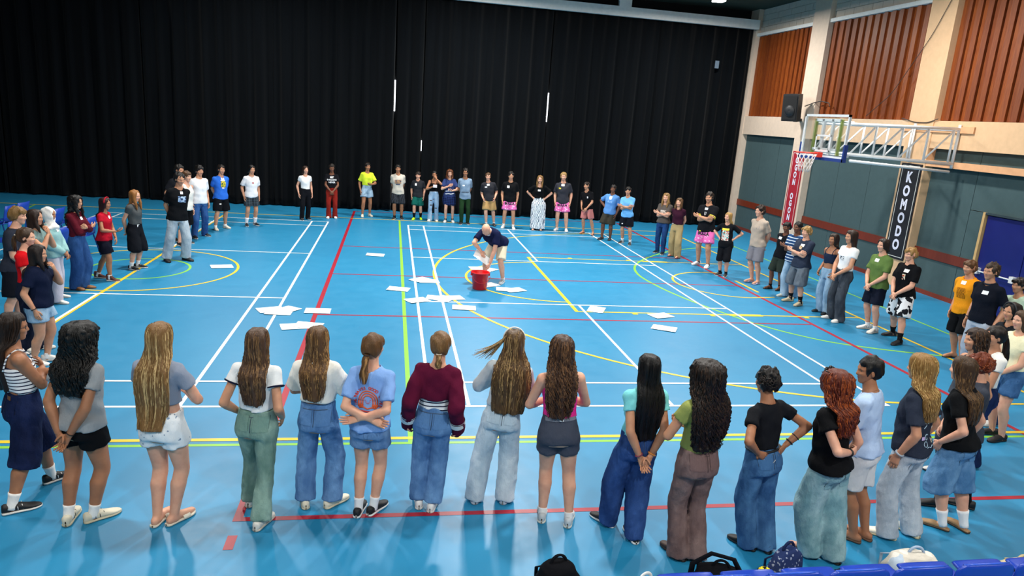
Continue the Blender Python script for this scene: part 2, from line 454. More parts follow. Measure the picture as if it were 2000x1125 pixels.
# double door
dr = one('door_1', bbox((11.985, 3.0, 0), (12.03, 5.2, 2.08)), plain('0a1258', .5)); tag(dr, 'dark blue double door with white push bars', kind='structure')
one('door_frame', bbox((11.9, 5.2, 0), (12.02, 5.26, 2.12)), plain('c9a56e', .6), dr); one('door_frame', bbox((11.9, 2.96, 2.08), (12.02, 5.2, 2.12)), plain('2a3a40', .6), dr)
one('door_leaf', bbox((11.96, 4.12, .02), (11.99, 5.18, 2.06)), plain('0c1666', .45), dr); one('door_leaf', bbox((11.96, 3.02, .02), (11.99, 4.10, 2.06)), plain('0c1666', .45), dr)
for y0, y1 in ((4.2, 5.1), (3.1, 4.0)):
    pb = one('push_bar', tube([(11.9, y0, .88), (11.9, y1, .88)], .018, 8), plain('d8dadb', .35, .6), dr)
    for y in (y0, y1): one('bar_end', bbox((11.87, y - .05, .82), (11.97, y + .05, .95)), plain('d8dadb', .4), pb)
# beam above the curtain
bm = one('trim_1', bbox((-16, 15.98, 6.87), (11.74, 16.12, 7.17)), M_WHITE); tag(bm, 'long white beam above the black curtain', kind='structure')
for x in (-11.6, -5.5, .6, 6.7): one('upright', bbox((x, 15.98, 7.17), (x + .42, 16.12, 7.55)), M_WHITE, bm)
# strips of daylight in the wall behind the curtain joins
for i, (x, z0, z1, wd) in enumerate(((-.5, 3.3, 4.3, .035), (4.63, 3.3, 4.27, .05), (.42, 2.05, 2.4, .02))):
    tag(one('window_%d' % (i + 1), bbox((x - .2, 16.62, z0), (x + .2, 16.69, z1)), glow('f4f7ff', 3.0)), 'bright strip of daylight between two curtains', kind='structure')
# curtain panels
edges = [-15.6, -12.2, -8.2, -4.3, -.5, .42, 4.63, 8.3, 11.72]
gap = {-.5: .022, 4.63: .028, .42: .01}
for i in range(len(edges) - 1):
    a, b_ = edges[i] + gap.get(edges[i], .004), edges[i + 1] - gap.get(edges[i + 1], .004)
    nx = int((b_ - a) / .045); zs = np.array([.04, .3, 1.0, 2.4, 4.0, 5.6, 6.92]); xs = np.linspace(a, b_, nx)
    r_ = random.Random(i); ph = [r_.random() * 6.28 for _ in range(4)]; v = []
    for z in zs:
        k = .55 + .45 * (1 - z / 7)
        y = 16.3 + k * (.075 * np.sin(xs * 15 + ph[0] + .25 * np.sin(z)) + .05 * np.sin(xs * 8.3 + ph[1] + .2 * z) + .03 * np.sin(xs * 29 + ph[2]))
        t = np.minimum(xs - a, b_ - xs); y += .04 * np.clip(1 - t / .12, 0, 1)
        v.append(np.stack([xs, y, np.full(nx, z)], 1))
    v = np.concatenate(v); nz = len(zs)
    f = [(j * nx + k, j * nx + k + 1, (j + 1) * nx + k + 1, (j + 1) * nx + k) for j in range(nz - 1) for k in range(nx - 1)]
    o = MB().add(v, f).build('curtain', M_CURT)
    sm = o.modifiers.new('thickness', 'SOLIDIFY'); sm.thickness = .012
    tag(o, ['far left black curtain panel cut by the picture edge', 'second black curtain panel from the left', 'black curtain panel above the chairs and the person in black photo t-shirt', 'black curtain panel behind the white and blue t-shirts, left of the taller slit of light',
            'narrow black curtain panel between the left slit and the small low slit of light', 'black curtain panel between the small low slit and the right slit of light', 'black curtain panel just right of the right slit of light', 'rightmost black curtain panel with a small painted gleam of light, next to the cream corner'][i], 'curtain', 'black curtain panels across the back')
    if i == 7:
        one('patch', bbox((10.36, 16.1, 5.5), (10.5, 16.12, 5.75)), plain('5d6f80', .8), o)  # gleam of light on the drape, painted as a small pale slab

# ------------------------------------------------------------------ painted court lines
ZL = {'g': .0010, 'r': .0018, 'y': .0026, 'w': .0034}
NL = [0.0]
def stroke(c, pts, wd, closed=False):
    p = np.array(pts, float); m = len(p)
    t = np.gradient(p, axis=0) if not closed else np.roll(p, -1, 0) - np.roll(p, 1, 0)
    t /= np.linalg.norm(t, axis=1)[:, None]; n = np.stack([-t[:, 1], t[:, 0]], 1) * wd / 2
    z = ZL[c] + NL[0]; NL[0] += 4e-6; top = np.concatenate([np.c_[p + n, np.full(m, z)], np.c_[p - n, np.full(m, z)]])
    f = [(i, m + i, m + (i + 1) % m, (i + 1) % m) for i in range(m if closed else m - 1)]
    f = [q[::-1] for q in f] if False else f
    MB().add(top, f).build('court_line', LM[c], floor, False)
def seg(c, x0, y0, x1, y1, wd=.05):
    stroke(c, [(x0 + (x1 - x0) * i / 2, y0 + (y1 - y0) * i / 2) for i in range(3)], wd)
def arc(c, cx, cy, r, a0, a1, wd=.05, n=48):
    stroke(c, [(cx + r * math.cos(rad(a0 + (a1 - a0) * i / n)), cy + r * math.sin(rad(a0 + (a1 - a0) * i / n))) for i in range(n + 1)], wd)
for u0 in (0.0, -8.44):                                            # two badminton courts
    for u in (0, .46, 5.64, 6.1): seg('w', u0 + u, -.02, u0 + u, 13.42, .045)
    for v_ in (0, .76, 4.72, 8.68, 12.64, 13.4): seg('w', u0 - .02, v_, u0 + 6.12, v_, .045)
    seg('w', u0 + 3.05, 0, u0 + 3.05, 4.72, .045); seg('w', u0 + 3.05, 8.68, u0 + 3.05, 13.4, .045)
for x in (-1.71, 7.35): seg('r', x, -2.33, x, 15.88, .075)          # volleyball
for y in (-2.3, 15.85): seg('r', -1.74, y, 7.39, y, .06)
for y in (3.74, 6.72, 9.76): seg('r', -1.71, y, 7.35, y, .05)
seg('r', -1.70, -2.53, -1.70, -2.72, .075)
for y in (-.83, 14.3): seg('y', -16, y, 8.73, y, .06)               # basketball
seg('y', 8.7, -.86, 8.7, 14.33, .06); seg('y', -5.36, -.83, -5.36, 14.3, .06)
seg('y', 2.9, 4.27, 2.9, 9.17, .07)
for y in (4.27, 9.17): seg('y', 2.87, y, 8.7, y, .05)
for y, s in ((4.27, -1), (9.17, 1)):
    for x in (4.0, 5.55, 7.5): seg('y', x - .05, y + s * .07, x + .05, y + s * .07, .09)
    seg('y', 5.9, y, 6.6, y, .13)
arc('y', 2.9, 6.72, 1.8, 90, 270); arc('y', 7.1, 6.72, 6.68, 90, 270, .055, 90); seg('y', 7.1, .04, 8.7, .04); seg('y', 7.1, 13.4, 8.7, 13.4)
arc('y', 7.1, 6.85, 1.2, 90, 270); seg('y', 7.1, 8.05, 7.5, 8.05); seg('y', 7.1, 5.65, 7.7, 5.75); seg('y', 7.54, 6.15, 7.54, 7.25, .06)
stroke('y', [(-5.36 + 1.8 * math.cos(a), 6.72 + 1.8 * math.sin(a)) for a in np.arange(60) * 2 * math.pi / 60], .05, True)
stroke('g', [(-5.36 + .9 * math.cos(a), 6.7 + .9 * math.sin(a)) for a in np.arange(48) * 2 * math.pi / 48], .05, True)
seg('g', -.25, -.93, -.25, 14.25, .06); seg('g', -16, -.945, 9.9, -.945, .05); seg('g', 9.88, -.95, 9.88, 14.4, .05); seg('g', -10.3, 12.6, -10.6, 14.3, .05)
kn = np.array([(9.9, 11.9), (9.2, 11.75), (8.4, 11.45), (7.4, 10.85), (6.3, 9.75), (5.55, 8.65), (5.25, 7.6), (5.3, 6.5), (5.5, 5.5), (5.85, 4.45), (6.3, 3.5), (6.9, 2.8), (7.5, 2.45), (8.3, 2.15), (9.1, 1.95), (9.9, 1.85)])
tt = np.linspace(0, len(kn) - 1, 90); pts = []
for t in tt:
    i = int(min(max(math.floor(t), 0), len(kn) - 2)); u = t - i; p0, p1, p2, p3 = kn[max(i - 1, 0)], kn[i], kn[i + 1], kn[min(i + 2, len(kn) - 1)]
    pts.append(.5 * (2 * p1 + (p2 - p0) * u + (2 * p0 - 5 * p1 + 4 * p2 - p3) * u * u + (3 * p1 - p0 - 3 * p2 + p3) * u ** 3))
stroke('g', pts, .055)

# ------------------------------------------------------------------ lamps
for i, (x, y, k) in enumerate(LAMPS):
    e = bpy.data.objects.new('ceiling_lamp', None); COL.objects.link(e); e.location = (x, y, 7.12)
    tag(e, 'square high-bay lamp hanging from the dark ceiling above the court', 'lamp', 'high-bay lamps under the ceiling')
    MB().add(*lathe([(0, .2), (.05, .2), (.06, .12), (.2, .1), (.22, .0), (.2, .0)], 8)).build('housing', plain('c9cdcf', .5), e, False)
    one('lens', bbox((-.15, -.15, -.03), (.15, .15, .02)), glow('ffffff', 12), e)
    one('rod', tube([(0, 0, .2), (0, 0, .45)], .015, 6), plain('55585a', .5), e)
    ld = bpy.data.lights.new('lamp', 'AREA'); ld.shape = 'DISK'; ld.size = .5; ld.energy = LAMP_W * k; ld.color = (1, .97, .92)
    lo = bpy.data.objects.new('lamp_light', ld); COL.objects.link(lo); lo.parent = e; lo.location = (0, 0, -.06)

# ------------------------------------------------------------------ banners on the pillars
def banner(txt, y0, y1, z0, z1, bg, label, n):
    o = one('banner', bbox((11.715, y0, z0), (11.735, y1, z1)), plain(bg, .7)); tag(o, label, 'banner')
    mb = MB(); e = .05
    for a, b_ in (((y0 + e, z0 + e), (y0 + e + .012, z1 - e)), ((y1 - e - .012, z0 + e), (y1 - e, z1 - e)), ((y0 + e, z0 + e), (y1 - e, z0 + e + .012)), ((y0 + e, z1 - e - .012), (y1 - e, z1 - e))):
        mb.add(*bbox((11.711, a[0], a[1]), (11.716, b_[0], b_[1])))
    mb.build('border', M_WHITE, o, False)
    step = (z1 - z0 - .34) / n; yc = (y0 + y1) / 2
    for i, ch in enumerate(txt):
        if ch == ' ': continue
        v, f = text_mesh(ch, .34 if n < 8 else .25, 1, .016 if n < 8 else .012)
        v[:, 0] *= .8; z = z1 - .17 - step * (i + .5)
        w_ = np.stack([np.full(len(v), 11.708), yc - v[:, 0], z + v[:, 1]], 1)
        MB().add(w_, f).build('letter', plain('dfe1f2', .6), o, False)
    return o
banner('OGON OGON', 12.0, 12.62, .66, 2.97, 'a5152a', 'tall red banner with OGON lettering on the pillar by the loudspeaker', 9)
banner('KOMODO', 7.08, 7.76, .66, 2.97, '0a0b16', 'tall black banner with KOMODO lettering on the second pillar', 6)

# ------------------------------------------------------------------ loudspeaker on its bracket
sp = bpy.data.objects.new('loudspeaker', None); COL.objects.link(sp); sp.location = (11.28, 12.25, 3.85); sp.rotation_euler = (rad(6), 0, rad(-58))
tag(sp, 'black loudspeaker mounted high on the cream pillar', 'loudspeaker')
v, f = bbox((-.24, -.2, 0), (.24, .2, .78)); v[[0, 1]] += 0; v[[3, 2], 0] *= .7; v[[7, 6], 0] *= .7
one('cabinet', (v, f), plain('17181b', .6), sp)
one('grille', bbox((-.21, -.215, .05), (.21, -.2, .73)), plain('0c0d0f', .8), sp)
MB().add(*lathe([(0, 0), (.13, .02), (.145, .0)], 24)).build('woofer_cone', plain('1d1f23', .5), sp).matrix_local = Matrix.Translation((0, -.222, .3)) @ Matrix.Rotation(rad(90), 4, 'X')
MB().add(*tube(ringpts((0, -.22, .3), .15, .15, 24, 0, [[1, 0, 0], [0, 0, -1], [0, 1, 0]]), .012, 6, closed=True)).build('woofer_ring', plain('26282c', .5), sp)
one('bracket', bbox((-.05, .18, -.04), (.05, .57, .04)), plain('101113', .5), sp)
def cable(pts, r, label):
    k = np.array(pts); t = np.linspace(0, 1, 26); s_ = np.linspace(0, 1, len(k))
    p = np.stack([np.interp(t, s_, k[:, i]) for i in range(3)], 1); p[1:-1] = (p[:-2] + p[1:-1] + p[2:]) / 3
    tag(one('cable', tube(p, r, 6), plain('3a3230', .7), None, True), label, 'cable')
cable([(11.6, 12.2, 4.3), (11.72, 11.9, 4.42), (11.72, 11.6, 4.45), (11.72, 11.2, 4.4), (11.7, 11.1, 4.3)], .014, 'thin dark cable curling from the loudspeaker')
cable([(11.73, 8.1, 4.02), (11.72, 7.6, 3.93), (11.72, 7.2, 3.93), (11.73, 6.9, 4.02)], .01, 'slack grey cable drooping along the cream beam')
cable([(11.68, 9.4, 4.05), (11.70, 8.6, 4.6), (11.71, 7.6, 5.9), (11.71, 6.9, 7.2)], .008, 'long thin cable slanting up across the wood slats')

# ------------------------------------------------------------------ basketball goal on its wall truss
hg = bpy.data.objects.new('basketball_goal', None); COL.objects.link(hg); hg.location = (11.7, 6.9, 0)
tag(hg, 'white wall-mounted basketball goal with glass backboard and red rim', 'basketball hoop')
L = lambda p: np.array(p, float) - np.array((11.7, 6.9, 0))
Mw = plain('eceff0', .45); bx, by0, by1, bz0, bz1 = 8.97, 6.08, 7.74, 3.0, 3.93
gm, gnt, gb = new_mat('backboard_glass'); gb.inputs['Base Color'].default_value = (.85, .95, .93, 1); gb.inputs['Roughness'].default_value = .05
gb.inputs['Transmission Weight'].default_value = 1.0; gb.inputs['IOR'].default_value = 1.1; gb.inputs['Alpha'].default_value = .35
def lb(name, lo, hi, mat, par=hg): return one(name, bbox(L(lo), L(hi)), mat, par)
lb('glass_board', (bx - .006, by0, bz0), (bx + .006, by1, bz1), gm)
for nm, a, b_ in (('frame_bar', (by0, bz0), (by0 + .04, bz1)), ('frame_bar', (by1 - .04, bz0), (by1, bz1)), ('frame_bar', (by0, bz1 - .05), (by1, bz1)), ('frame_bar', (by0, bz0), (by1, bz0 + .04))):
    lb(nm, (bx - .02, a[0], a[1]), (bx + .03, b_[0], b_[1]), Mw)
for a, b_ in (((6.62, 3.12), (7.2, 3.155)), ((6.62, 3.45), (7.2, 3.485)), ((6.62, 3.12), (6.655, 3.485)), ((7.165, 3.12), (7.2, 3.485))):
    lb('target_line', (bx - .012, a[0], a[1]), (bx - .007, b_[0], b_[1]), Mw)
Mp = plain('123a86', .5)
lb('padding', (bx - .03, by0 - .02, bz0 - .07), (bx + .05, by1 + .02, bz0 + .0), Mp)
for y in (by0 - .025, by1 - .02): lb('padding', (bx - .03, y, bz0 - .07), (bx + .05, y + .05, bz0 + .3), Mp)
for y, mt in ((6.45, plain('8b9a4a', .5)), (7.4, plain('8b9a4a', .5)), (6.75, Mw), (7.1, Mw)): lb('back_strut', (bx + .05, y - .03, bz0 + .05), (bx + .11, y + .03, bz1 - .1), mt)
lb('back_strut', (bx + .05, 6.45, 3.78), (bx + .11, 7.4, 3.84), Mw); lb('back_strut', (bx + .05, 6.45, 3.14), (bx + .11, 7.4, 3.2), Mw)
rc = L((bx - .36, 6.9, 3.07)); Mr = plain('d8301c', .4)
MB().add(*tube(ringpts(rc, .225, .225, 28), .014, 8, closed=True)).build('rim', Mr, hg)
lb('rim_bracket', (bx - .14, 6.82, 2.99), (bx - .02, 6.98, 3.1), Mr)
net = MB(); Mn = plain('efe6e0', .8)
for i in range(12):
    for s_ in (1, -1):
        p = []
        for j in range(6):
            a = 2 * math.pi * (i + s_ * j * .5) / 12; r_ = .22 - .11 * (j / 5) ** .8; p.append(rc + np.array([r_ * math.cos(a), r_ * math.sin(a), -.42 * j / 5]))
        net.add(*tube(p, .006, 4))
net.build('net', Mn, hg)
def pipe(a, b_, r, nm='truss_tube'): one(nm, tube([L(a), L(b_)], r, 8), Mw, hg, True)
for y in (6.2, 7.5):
    x0, x1, zt, zb = 9.1, 11.72, 3.76, 3.08
    pipe((x0, y, zt - .02), (x1, y, zt + .05), .035); pipe((x0, y, zb + .03), (x1, y, zb - .03), .035)
    xs = [x0 + .05, 9.72, 10.35, 10.98, 11.6]
    for a in xs[1:]: pipe((a, y, zb), (a, y, zt + .02), .024)
    for a, b_ in zip(xs[:-1], xs[1:]): pipe((a, y, zb + .02), (b_, y, zt), .02)
for a in (9.15, 10.98, 11.72): pipe((a, 6.2, 3.78), (a, 7.5, 3.78), .022); pipe((a, 6.2, 3.06), (a, 7.5, 3.06), .022)
pipe((9.1, 6.05, 2.98), (11.55, 6.05, 2.88), .03); pipe((11.72, 6.2, 2.95), (11.72, 6.2, 3.9), .03); pipe((11.66, 7.5, 3.0), (11.66, 7.5, 3.9), .03)
Mo = plain('d9a377', .7)
lb('wall_bracket', (11.72, 5.8, 3.72), (11.78, 8.0, 3.86), Mo); lb('wall_bracket', (11.74, 3.2, 2.95), (11.95, 7.02, 3.09), Mo)

# ------------------------------------------------------------------ blue chairs at the left
def chair_parts(name, label, cat, grp, loc, rz):
    e = bpy.data.objects.new(name, None); COL.objects.link(e); e.location = loc; e.rotation_euler = (0, 0, rad(rz)); tag(e, label, cat, grp); return e
Mb = plain('1740a8', .4)
def shell(w0, w1, n, prof, th=.012):
    """curved plastic sheet: prof rows (y,z) lower to upper, width w0..w1"""
    m = len(prof); v = []
    for j, (y, z) in enumerate(prof):
        wd = w0 + (w1 - w0) * j / (m - 1)
        for i in range(n): u = i / (n - 1) * 2 - 1; v.append((u * wd / 2, y - .03 * (1 - u * u) * (1 if z > .47 else 0), z - (.012 * (1 - u * u) if z <= .47 else 0)))
    f = [(j * n + i, j * n + i + 1, (j + 1) * n + i + 1, (j + 1) * n + i) for j in range(m - 1) for i in range(n - 1)]
    return v, f
proto = None
for k, (x, y, a) in enumerate([(-8.75, 8.6, 92), (-8.72, 9.15, 84), (-7.75, 8.55, 88), (-7.7, 9.1, 95), (-6.75, 6.35, 80), (-6.75, 7.6, 86), (-7.8, 6.75, 90), (-7.75, 7.4, 83)]):
    e = chair_parts('plastic_chair', 'blue plastic chair standing empty behind the people on the left side', 'chair', 'blue chairs behind the people on the left', (x, y, 0), a)
    if proto is None:
        proto = e
        o = MB().add(*shell(.44, .42, 7, [(.22, .45), (.2, .46), (.0, .445), (-.16, .45), (-.2, .465)])).build('seat', Mb, e)
        o.modifiers.new('t', 'SOLIDIFY').thickness = .012
        o = MB().add(*shell(.40, .43, 7, [(-.19, .5), (-.21, .6), (-.235, .72), (-.26, .84)])).build('backrest', Mb, e)
        o.modifiers.new('t', 'SOLIDIFY').thickness = .012
        Ml = plain('14307a', .4)
        for sx in (-1, 1):
            one('leg', tube([(sx * .18, .17, .44), (sx * .22, .22, 0)], .014, 8), Ml, e, True)
            one('leg', tube([(sx * .18, -.2, .52), (sx * .18, -.16, .44), (sx * .22, -.26, 0)], .014, 8), Ml, e, True)
    else:
        for c in proto.children:
            d = c.copy(); COL.objects.link(d); d.parent = e

# ------------------------------------------------------------------ papers on the floor
M_PAP = plain('f4f6f8', .7)
PAPERS = [(-.86, 8.79, 10), (-3.91, 7.05, 35), (-.34, 5.57, 2), (.12, 6.4, 60), (.28, 6.3, 20), (-2.45, 3.95, 40), (-2.3, 3.8, 12), (-2.2, 3.95, 70), (-1.95, 3.05, 30), (-1.75, 3.12, 5), (-1.69, 3.93, 15),
          (0.0, 4.77, 45), (.38, 4.98, 3), (.52, 4.93, 75), (.66, 5.0, 30), (.82, 4.33, 10), (1.48, 7.68, 25), (1.68, 7.55, 65), (1.82, 5.76, 8), (1.98, 5.74, 40), (1.50, 6.12, 50), (3.32, 4.43, 80), (4.47, 4.1, 35), (4.22, 3.3, 165)]
PL = ['white sheet of paper lying alone by the red sideline beyond the bucket', 'white sheet of paper lying alone by the left yellow circle', 'white sheet of paper lying across the green line', None, None, None, None, None, None, None,
      'lone white sheet of paper touching the red line above a pair of sheets', None, None, None, None, 'white sheet of paper on the yellow arc nearest the camera', None, None, None, None, 'white sheet of paper between the bucket and the bent man',
      'white sheet of paper beside the corner of the yellow key', 'white sheet of paper lying on the yellow key line at right', 'white sheet of paper lying near the thin red line at right']
GR = {3: 'pair of papers left of the bucket', 4: 'pair of papers left of the bucket', 5: 'papers on the left white sideline', 6: 'papers on the left white sideline', 7: 'papers on the left white sideline', 8: 'pair of papers on the red line', 9: 'pair of papers on the red line',
      11: 'papers on the white service line', 12: 'papers on the white service line', 13: 'papers on the white service line', 14: 'papers on the white service line', 16: 'pair of papers behind the bent man', 17: 'pair of papers behind the bent man', 18: 'pair of papers beside the grey shoe', 19: 'pair of papers beside the grey shoe'}
PG = {3: 'left sheet of the overlapping paper pair left of the bucket', 4: 'right sheet of the overlapping paper pair left of the bucket', 5: 'leftmost sheet of the three papers on the left white sideline', 6: 'nearest sheet of the three papers on the left white sideline', 7: 'rightmost sheet of the three papers on the left white sideline',
      8: 'left sheet of the paper pair beside the red line', 9: 'right sheet of the paper pair on the red line', 11: 'single diamond-turned sheet at the left end of the white service line', 12: 'left sheet of the paper pile on the white service line', 13: 'middle sheet of the paper pile on the white service line', 14: 'right sheet of the paper pile on the white service line',
      16: 'left sheet of the two papers behind the bent man', 17: 'right sheet of the two papers behind the bent man', 18: 'left sheet of the paper pair right of the grey shoe', 19: 'right sheet of the paper pair right of the grey shoe'}
def sheet(nm='paper_sheet'):
    v = []; n = 5
    for j in range(n):
        for i in range(n): u, w_ = i / (n - 1) - .5, j / (n - 1) - .5; v.append((u * .30, w_ * .42, .0015 + .006 * (abs(u) * 2) ** 3 * (w_ + .5)))
    return v, [(j * n + i, j * n + i + 1, (j + 1) * n + i + 1, (j + 1) * n + i) for j in range(n - 1) for i in range(n - 1)]
pm = None
for i, (x, y, a) in enumerate(PAPERS):
    if pm is None: o = MB().add(*sheet()).build('paper_sheet', M_PAP); pm = o.data
    else: o = bpy.data.objects.new('paper_sheet', pm); COL.objects.link(o)
    o.location = (x, y, .004 + .0015 * (i % 4)); o.rotation_euler = (0, 0, rad(a + 75))
    g = GR.get(i); tag(o, PL[i] or PG[i], 'paper', g)

# ------------------------------------------------------------------ red bucket
bk = bpy.data.objects.new('bucket', None); COL.objects.link(bk); bk.location = (1.27, 5.78, 0); tag(bk, 'red plastic bucket in front of the bent man', 'bucket')
Mk = plain('d4121c', .3)
MB().add(*lathe([(.001, .012), (.128, .012), (.13, 0), (.14, .01), (.172, .33), (.19, .335), (.192, .355), (.176, .357), (.168, .34), (.136, .03), (.001, .03)], 32)).build('tub', Mk, bk)
a = np.linspace(0, math.pi, 20)
one('handle', tube(np.stack([.18 * np.cos(a), -.17 - .03 * np.sin(a) + .17 * (np.abs(np.cos(a)) > .999), .33 - .17 * np.sin(a)], 1)[1:-1], .006, 6), plain('b50f18', .35), bk, True)
for s_ in (-1, 1): one('lug', bbox((s_ * .18 - .012, -.03, .28), (s_ * .18 + .012, .03, .34)), Mk, bk)

# ------------------------------------------------------------------ people
def rz(a): c, s = math.cos(a), math.sin(a); return np.array([[c, -s, 0], [s, c, 0], [0, 0, 1.]])
def rx(a): c, s = math.cos(a), math.sin(a); return np.array([[1., 0, 0], [0, c, -s], [0, s, c]])
def ry(a): c, s = math.cos(a), math.sin(a); return np.array([[c, 0, s], [0, 1., 0], [-s, 0, c]])
def unit(v): v = np.asarray(v, float); return v / (np.linalg.norm(v) + 1e-12)
def ik(a, t, l1, l2, pole):
    a = np.array(a, float); t = np.array(t, float); d = np.linalg.norm(t - a); u = (t - a) / (d + 1e-9)
    if d > (l1 + l2) * .995: k = d / ((l1 + l2) * .995); l1 *= k; l2 *= k
    d = max(d, abs(l1 - l2) * 1.05 + 1e-4)
    x = (l1 * l1 - l2 * l2 + d * d) / (2 * d); h = math.sqrt(max(0, l1 * l1 - x * x))
    p = np.array(pole, float); p = p - u * (p @ u); p = unit(p)
    return a + u * x + p * h
# torso outline, fractions of the height: z, rx, ry, cy
TZ = np.array([.44, .47, .50, .54, .58, .61, .65, .69, .73, .77, .80, .82, .84])
TF = np.array([[.086, .062], [.093, .069], [.094, .069], [.089, .063], [.082, .056], [.077, .053], [.077, .054], [.080, .059], [.083, .062], [.080, .053], [.068, .044], [.046, .037], [.032, .033]])
TM = np.array([[.088, .062], [.096, .069], [.097, .068], [.092, .064], [.087, .060], [.085, .059], [.088, .061], [.094, .066], [.096, .066], [.094, .058], [.080, .048], [.054, .041], [.037, .037]])
TC = np.array([-.006, -.010, -.010, -.004, .002, .003, .002, .003, .002, -.006, -.010, -.010, -.008])

# head: star-shaped skin around an implicit skull, nose, jaw, brow, cheeks and lips (unit = head height)
def head_template():
    hf = Field((-.6, -.65, -.62), (.6, .65, .6), (.02, .02, .02))
    hf.add(hf.d_ell((0, -.05, .12), (.335, .415, .375), pad=.2), 0)
    hf.add(hf.d_ell((0, .10, -.16), (.255, .275, .30), pad=.2), .12)
    hf.add(hf.d_ell((0, .235, -.40), (.11, .10, .085), pad=.15), .10)
    for s in (-1, 1):
        hf.add(hf.d_ell((s * .165, .235, -.09), (.10, .10, .085), pad=.12), .09)
        hf.add(hf.d_chain([(s * .05, .345, .075), (s * .2, .285, .085)], [.035, .03], .1), .07)
        hf.sub(hf.d_ell((s * .135, .385, .01), (.085, .07, .05), pad=.1), .05)
    hf.add(hf.d_chain([(0, .325, .05), (0, .405, -.115)], [.035, .05], .1), .05)
    for s in (-1, 1): hf.add(hf.d_ell((s * .045, .365, -.125), (.035, .04, .03), pad=.08), .03)
    hf.add(hf.d_chain([(-.075, .315, -.235), (0, .35, -.228), (.075, .315, -.235)], [.018, .03, .018], .08), .035)
    hf.add(hf.d_chain([(-.06, .315, -.275), (0, .342, -.275), (.06, .315, -.275)], [.018, .03, .018], .08), .03)
    nt_, np_ = 34, 44
    th = np.linspace(0.0, math.pi, nt_); V = []
    ph = np.linspace(0, 2 * math.pi, np_, endpoint=False); ph = ph - .45 * np.sin(ph)      # denser around the face (phi 0 = front)
    D = np.array([[math.sin(t) * math.sin(p), math.sin(t) * math.cos(p), math.cos(t)] for t in th for p in ph])
    o = np.array((0, .06, -.03)); r = np.full(len(D), .02); done = np.zeros(len(D), bool)
    for i in range(1, 130):
        rr = i * .005; val = hf.at(o + D * rr); r = np.where(~done & (val < 0), rr, r); done |= val >= 0
    V = o + D * r[:, None]
    F = [(i * np_ + j, (i + 1) * np_ + j, (i + 1) * np_ + (j + 1) % np_, i * np_ + (j + 1) % np_) for i in range(nt_ - 1) for j in range(np_)]
    return V, F
HEAD_V, HEAD_F = head_template()
_c = np.array([HEAD_V[list(f)].mean(0) for f in HEAD_F])
HEAD_LIP = (abs(_c[:, 2] + .253) < .045) & (abs(_c[:, 0]) < .1) & (_c[:, 1] > .29)
def ball(c, r, n=8, m=6):
    v = []; r = np.broadcast_to(r, 3)
    for i in range(m + 1):
        t = math.pi * i / m
        for j in range(n): p = 2 * math.pi * j / n; v.append((c[0] + r[0] * math.sin(t) * math.cos(p), c[1] + r[1] * math.sin(t) * math.sin(p), c[2] + r[2] * math.cos(t)))
    return np.array(v), [(i * n + j, (i + 1) * n + j, (i + 1) * n + (j + 1) % n, i * n + (j + 1) % n) for i in range(m) for j in range(n)]
def ear(s):
    v, f = ball((0, 0, 0), (.035, .075, .115), 10, 8); v = v.copy()
    v[:, 1] += v[:, 2] * .2; v[:, 0] *= np.where(v[:, 1] < 0, 1.25, .8)
    v = v @ rz(-s * .35).T; return v + np.array((s * .315, -.02, -.04)), f
EYE = []
for s in (-1, 1):
    EYE.append((ball((s * .135, .272, .008), (.046, .045, .021), 10, 6), 1)); EYE.append((ball((s * .135, .300, .008), (.024, .022, .021), 8, 6), 2))
    EYE.append((tube([(s * .06, .355, .075), (s * .13, .345, .098), (s * .215, .275, .082)], [.010, .016, .007], 6), 3))
    EYE.append((tube([(s * .075, .312, .03), (s * .135, .327, .044), (s * .195, .29, .028)], [.006, .010, .006], 5), 2))
M_EYE = plain('b9b0a8', .3, name='eye_white'); M_IRIS = plain('1d130d', .3, name='iris')

def hand_mesh(mb, wrist, d, n, side, L, curl=.35, spread=.10):
    """palm and five fingers; d pointing direction, n palm normal, side +1 right hand, L hand length"""
    d = unit(d); n = np.array(n, float); n = unit(n - d * (n @ d)); x = np.cross(d, n)     # x: towards thumb for the right hand
    t = x * (1 if side > 0 else -1)
    P = lambda a, b, c: np.array(wrist) + (d * a + t * b + n * c) * L
    # palm: lofted rounded slab
    rings = []
    for a, w, h, b in ((-.10, .13, .105, 0), (.06, .16, .10, .0), (.22, .20, .085, .01), (.38, .215, .075, .0), (.48, .205, .06, -.01)):
        rings.append([P(a, b + w * math.cos(q), h * math.sin(q)) for q in np.arange(10) * 2 * math.pi / 10])
    v = np.array(rings).reshape(-1, 3); f = [(i * 10 + k, i * 10 + (k + 1) % 10, (i + 1) * 10 + (k + 1) % 10, (i + 1) * 10 + k) for i in range(4) for k in range(10)]
    v = np.concatenate([v, [P(.5, 0, 0)]]); f += [(40 + k, 40 + (k + 1) % 10, 50) for k in range(10)]
    mb.add(v, f)
    for b, ln, a0, sp in ((.15, .44, .44, .6), (.05, .50, .46, .15), (-.055, .46, .45, -.3), (-.15, .36, .42, -.8)):
        p = [P(a0 - .06, b, 0)]; ang = curl * .5; cur = np.array([a0, b, 0.])
        for k, fr in enumerate((.45, .31, .24)):
            cur = cur + ln * fr * np.array([math.cos(ang), sp * spread, math.sin(ang)]); p.append(P(*cur)); ang += curl * (.9 if k == 0 else .75)
        mb.add(*tube(p, np.array([.054, .052, .046, .034]) * L, 6))
    p = [P(.08, .12, .02), P(.24, .26, .07 + .05 * curl), P(.40, .30 - .06 * curl, .13 + .1 * curl), P(.52, .29 - .12 * curl, .17 + .16 * curl)]
    mb.add(*tube(p, np.array([.075, .062, .052, .036]) * L, 6))

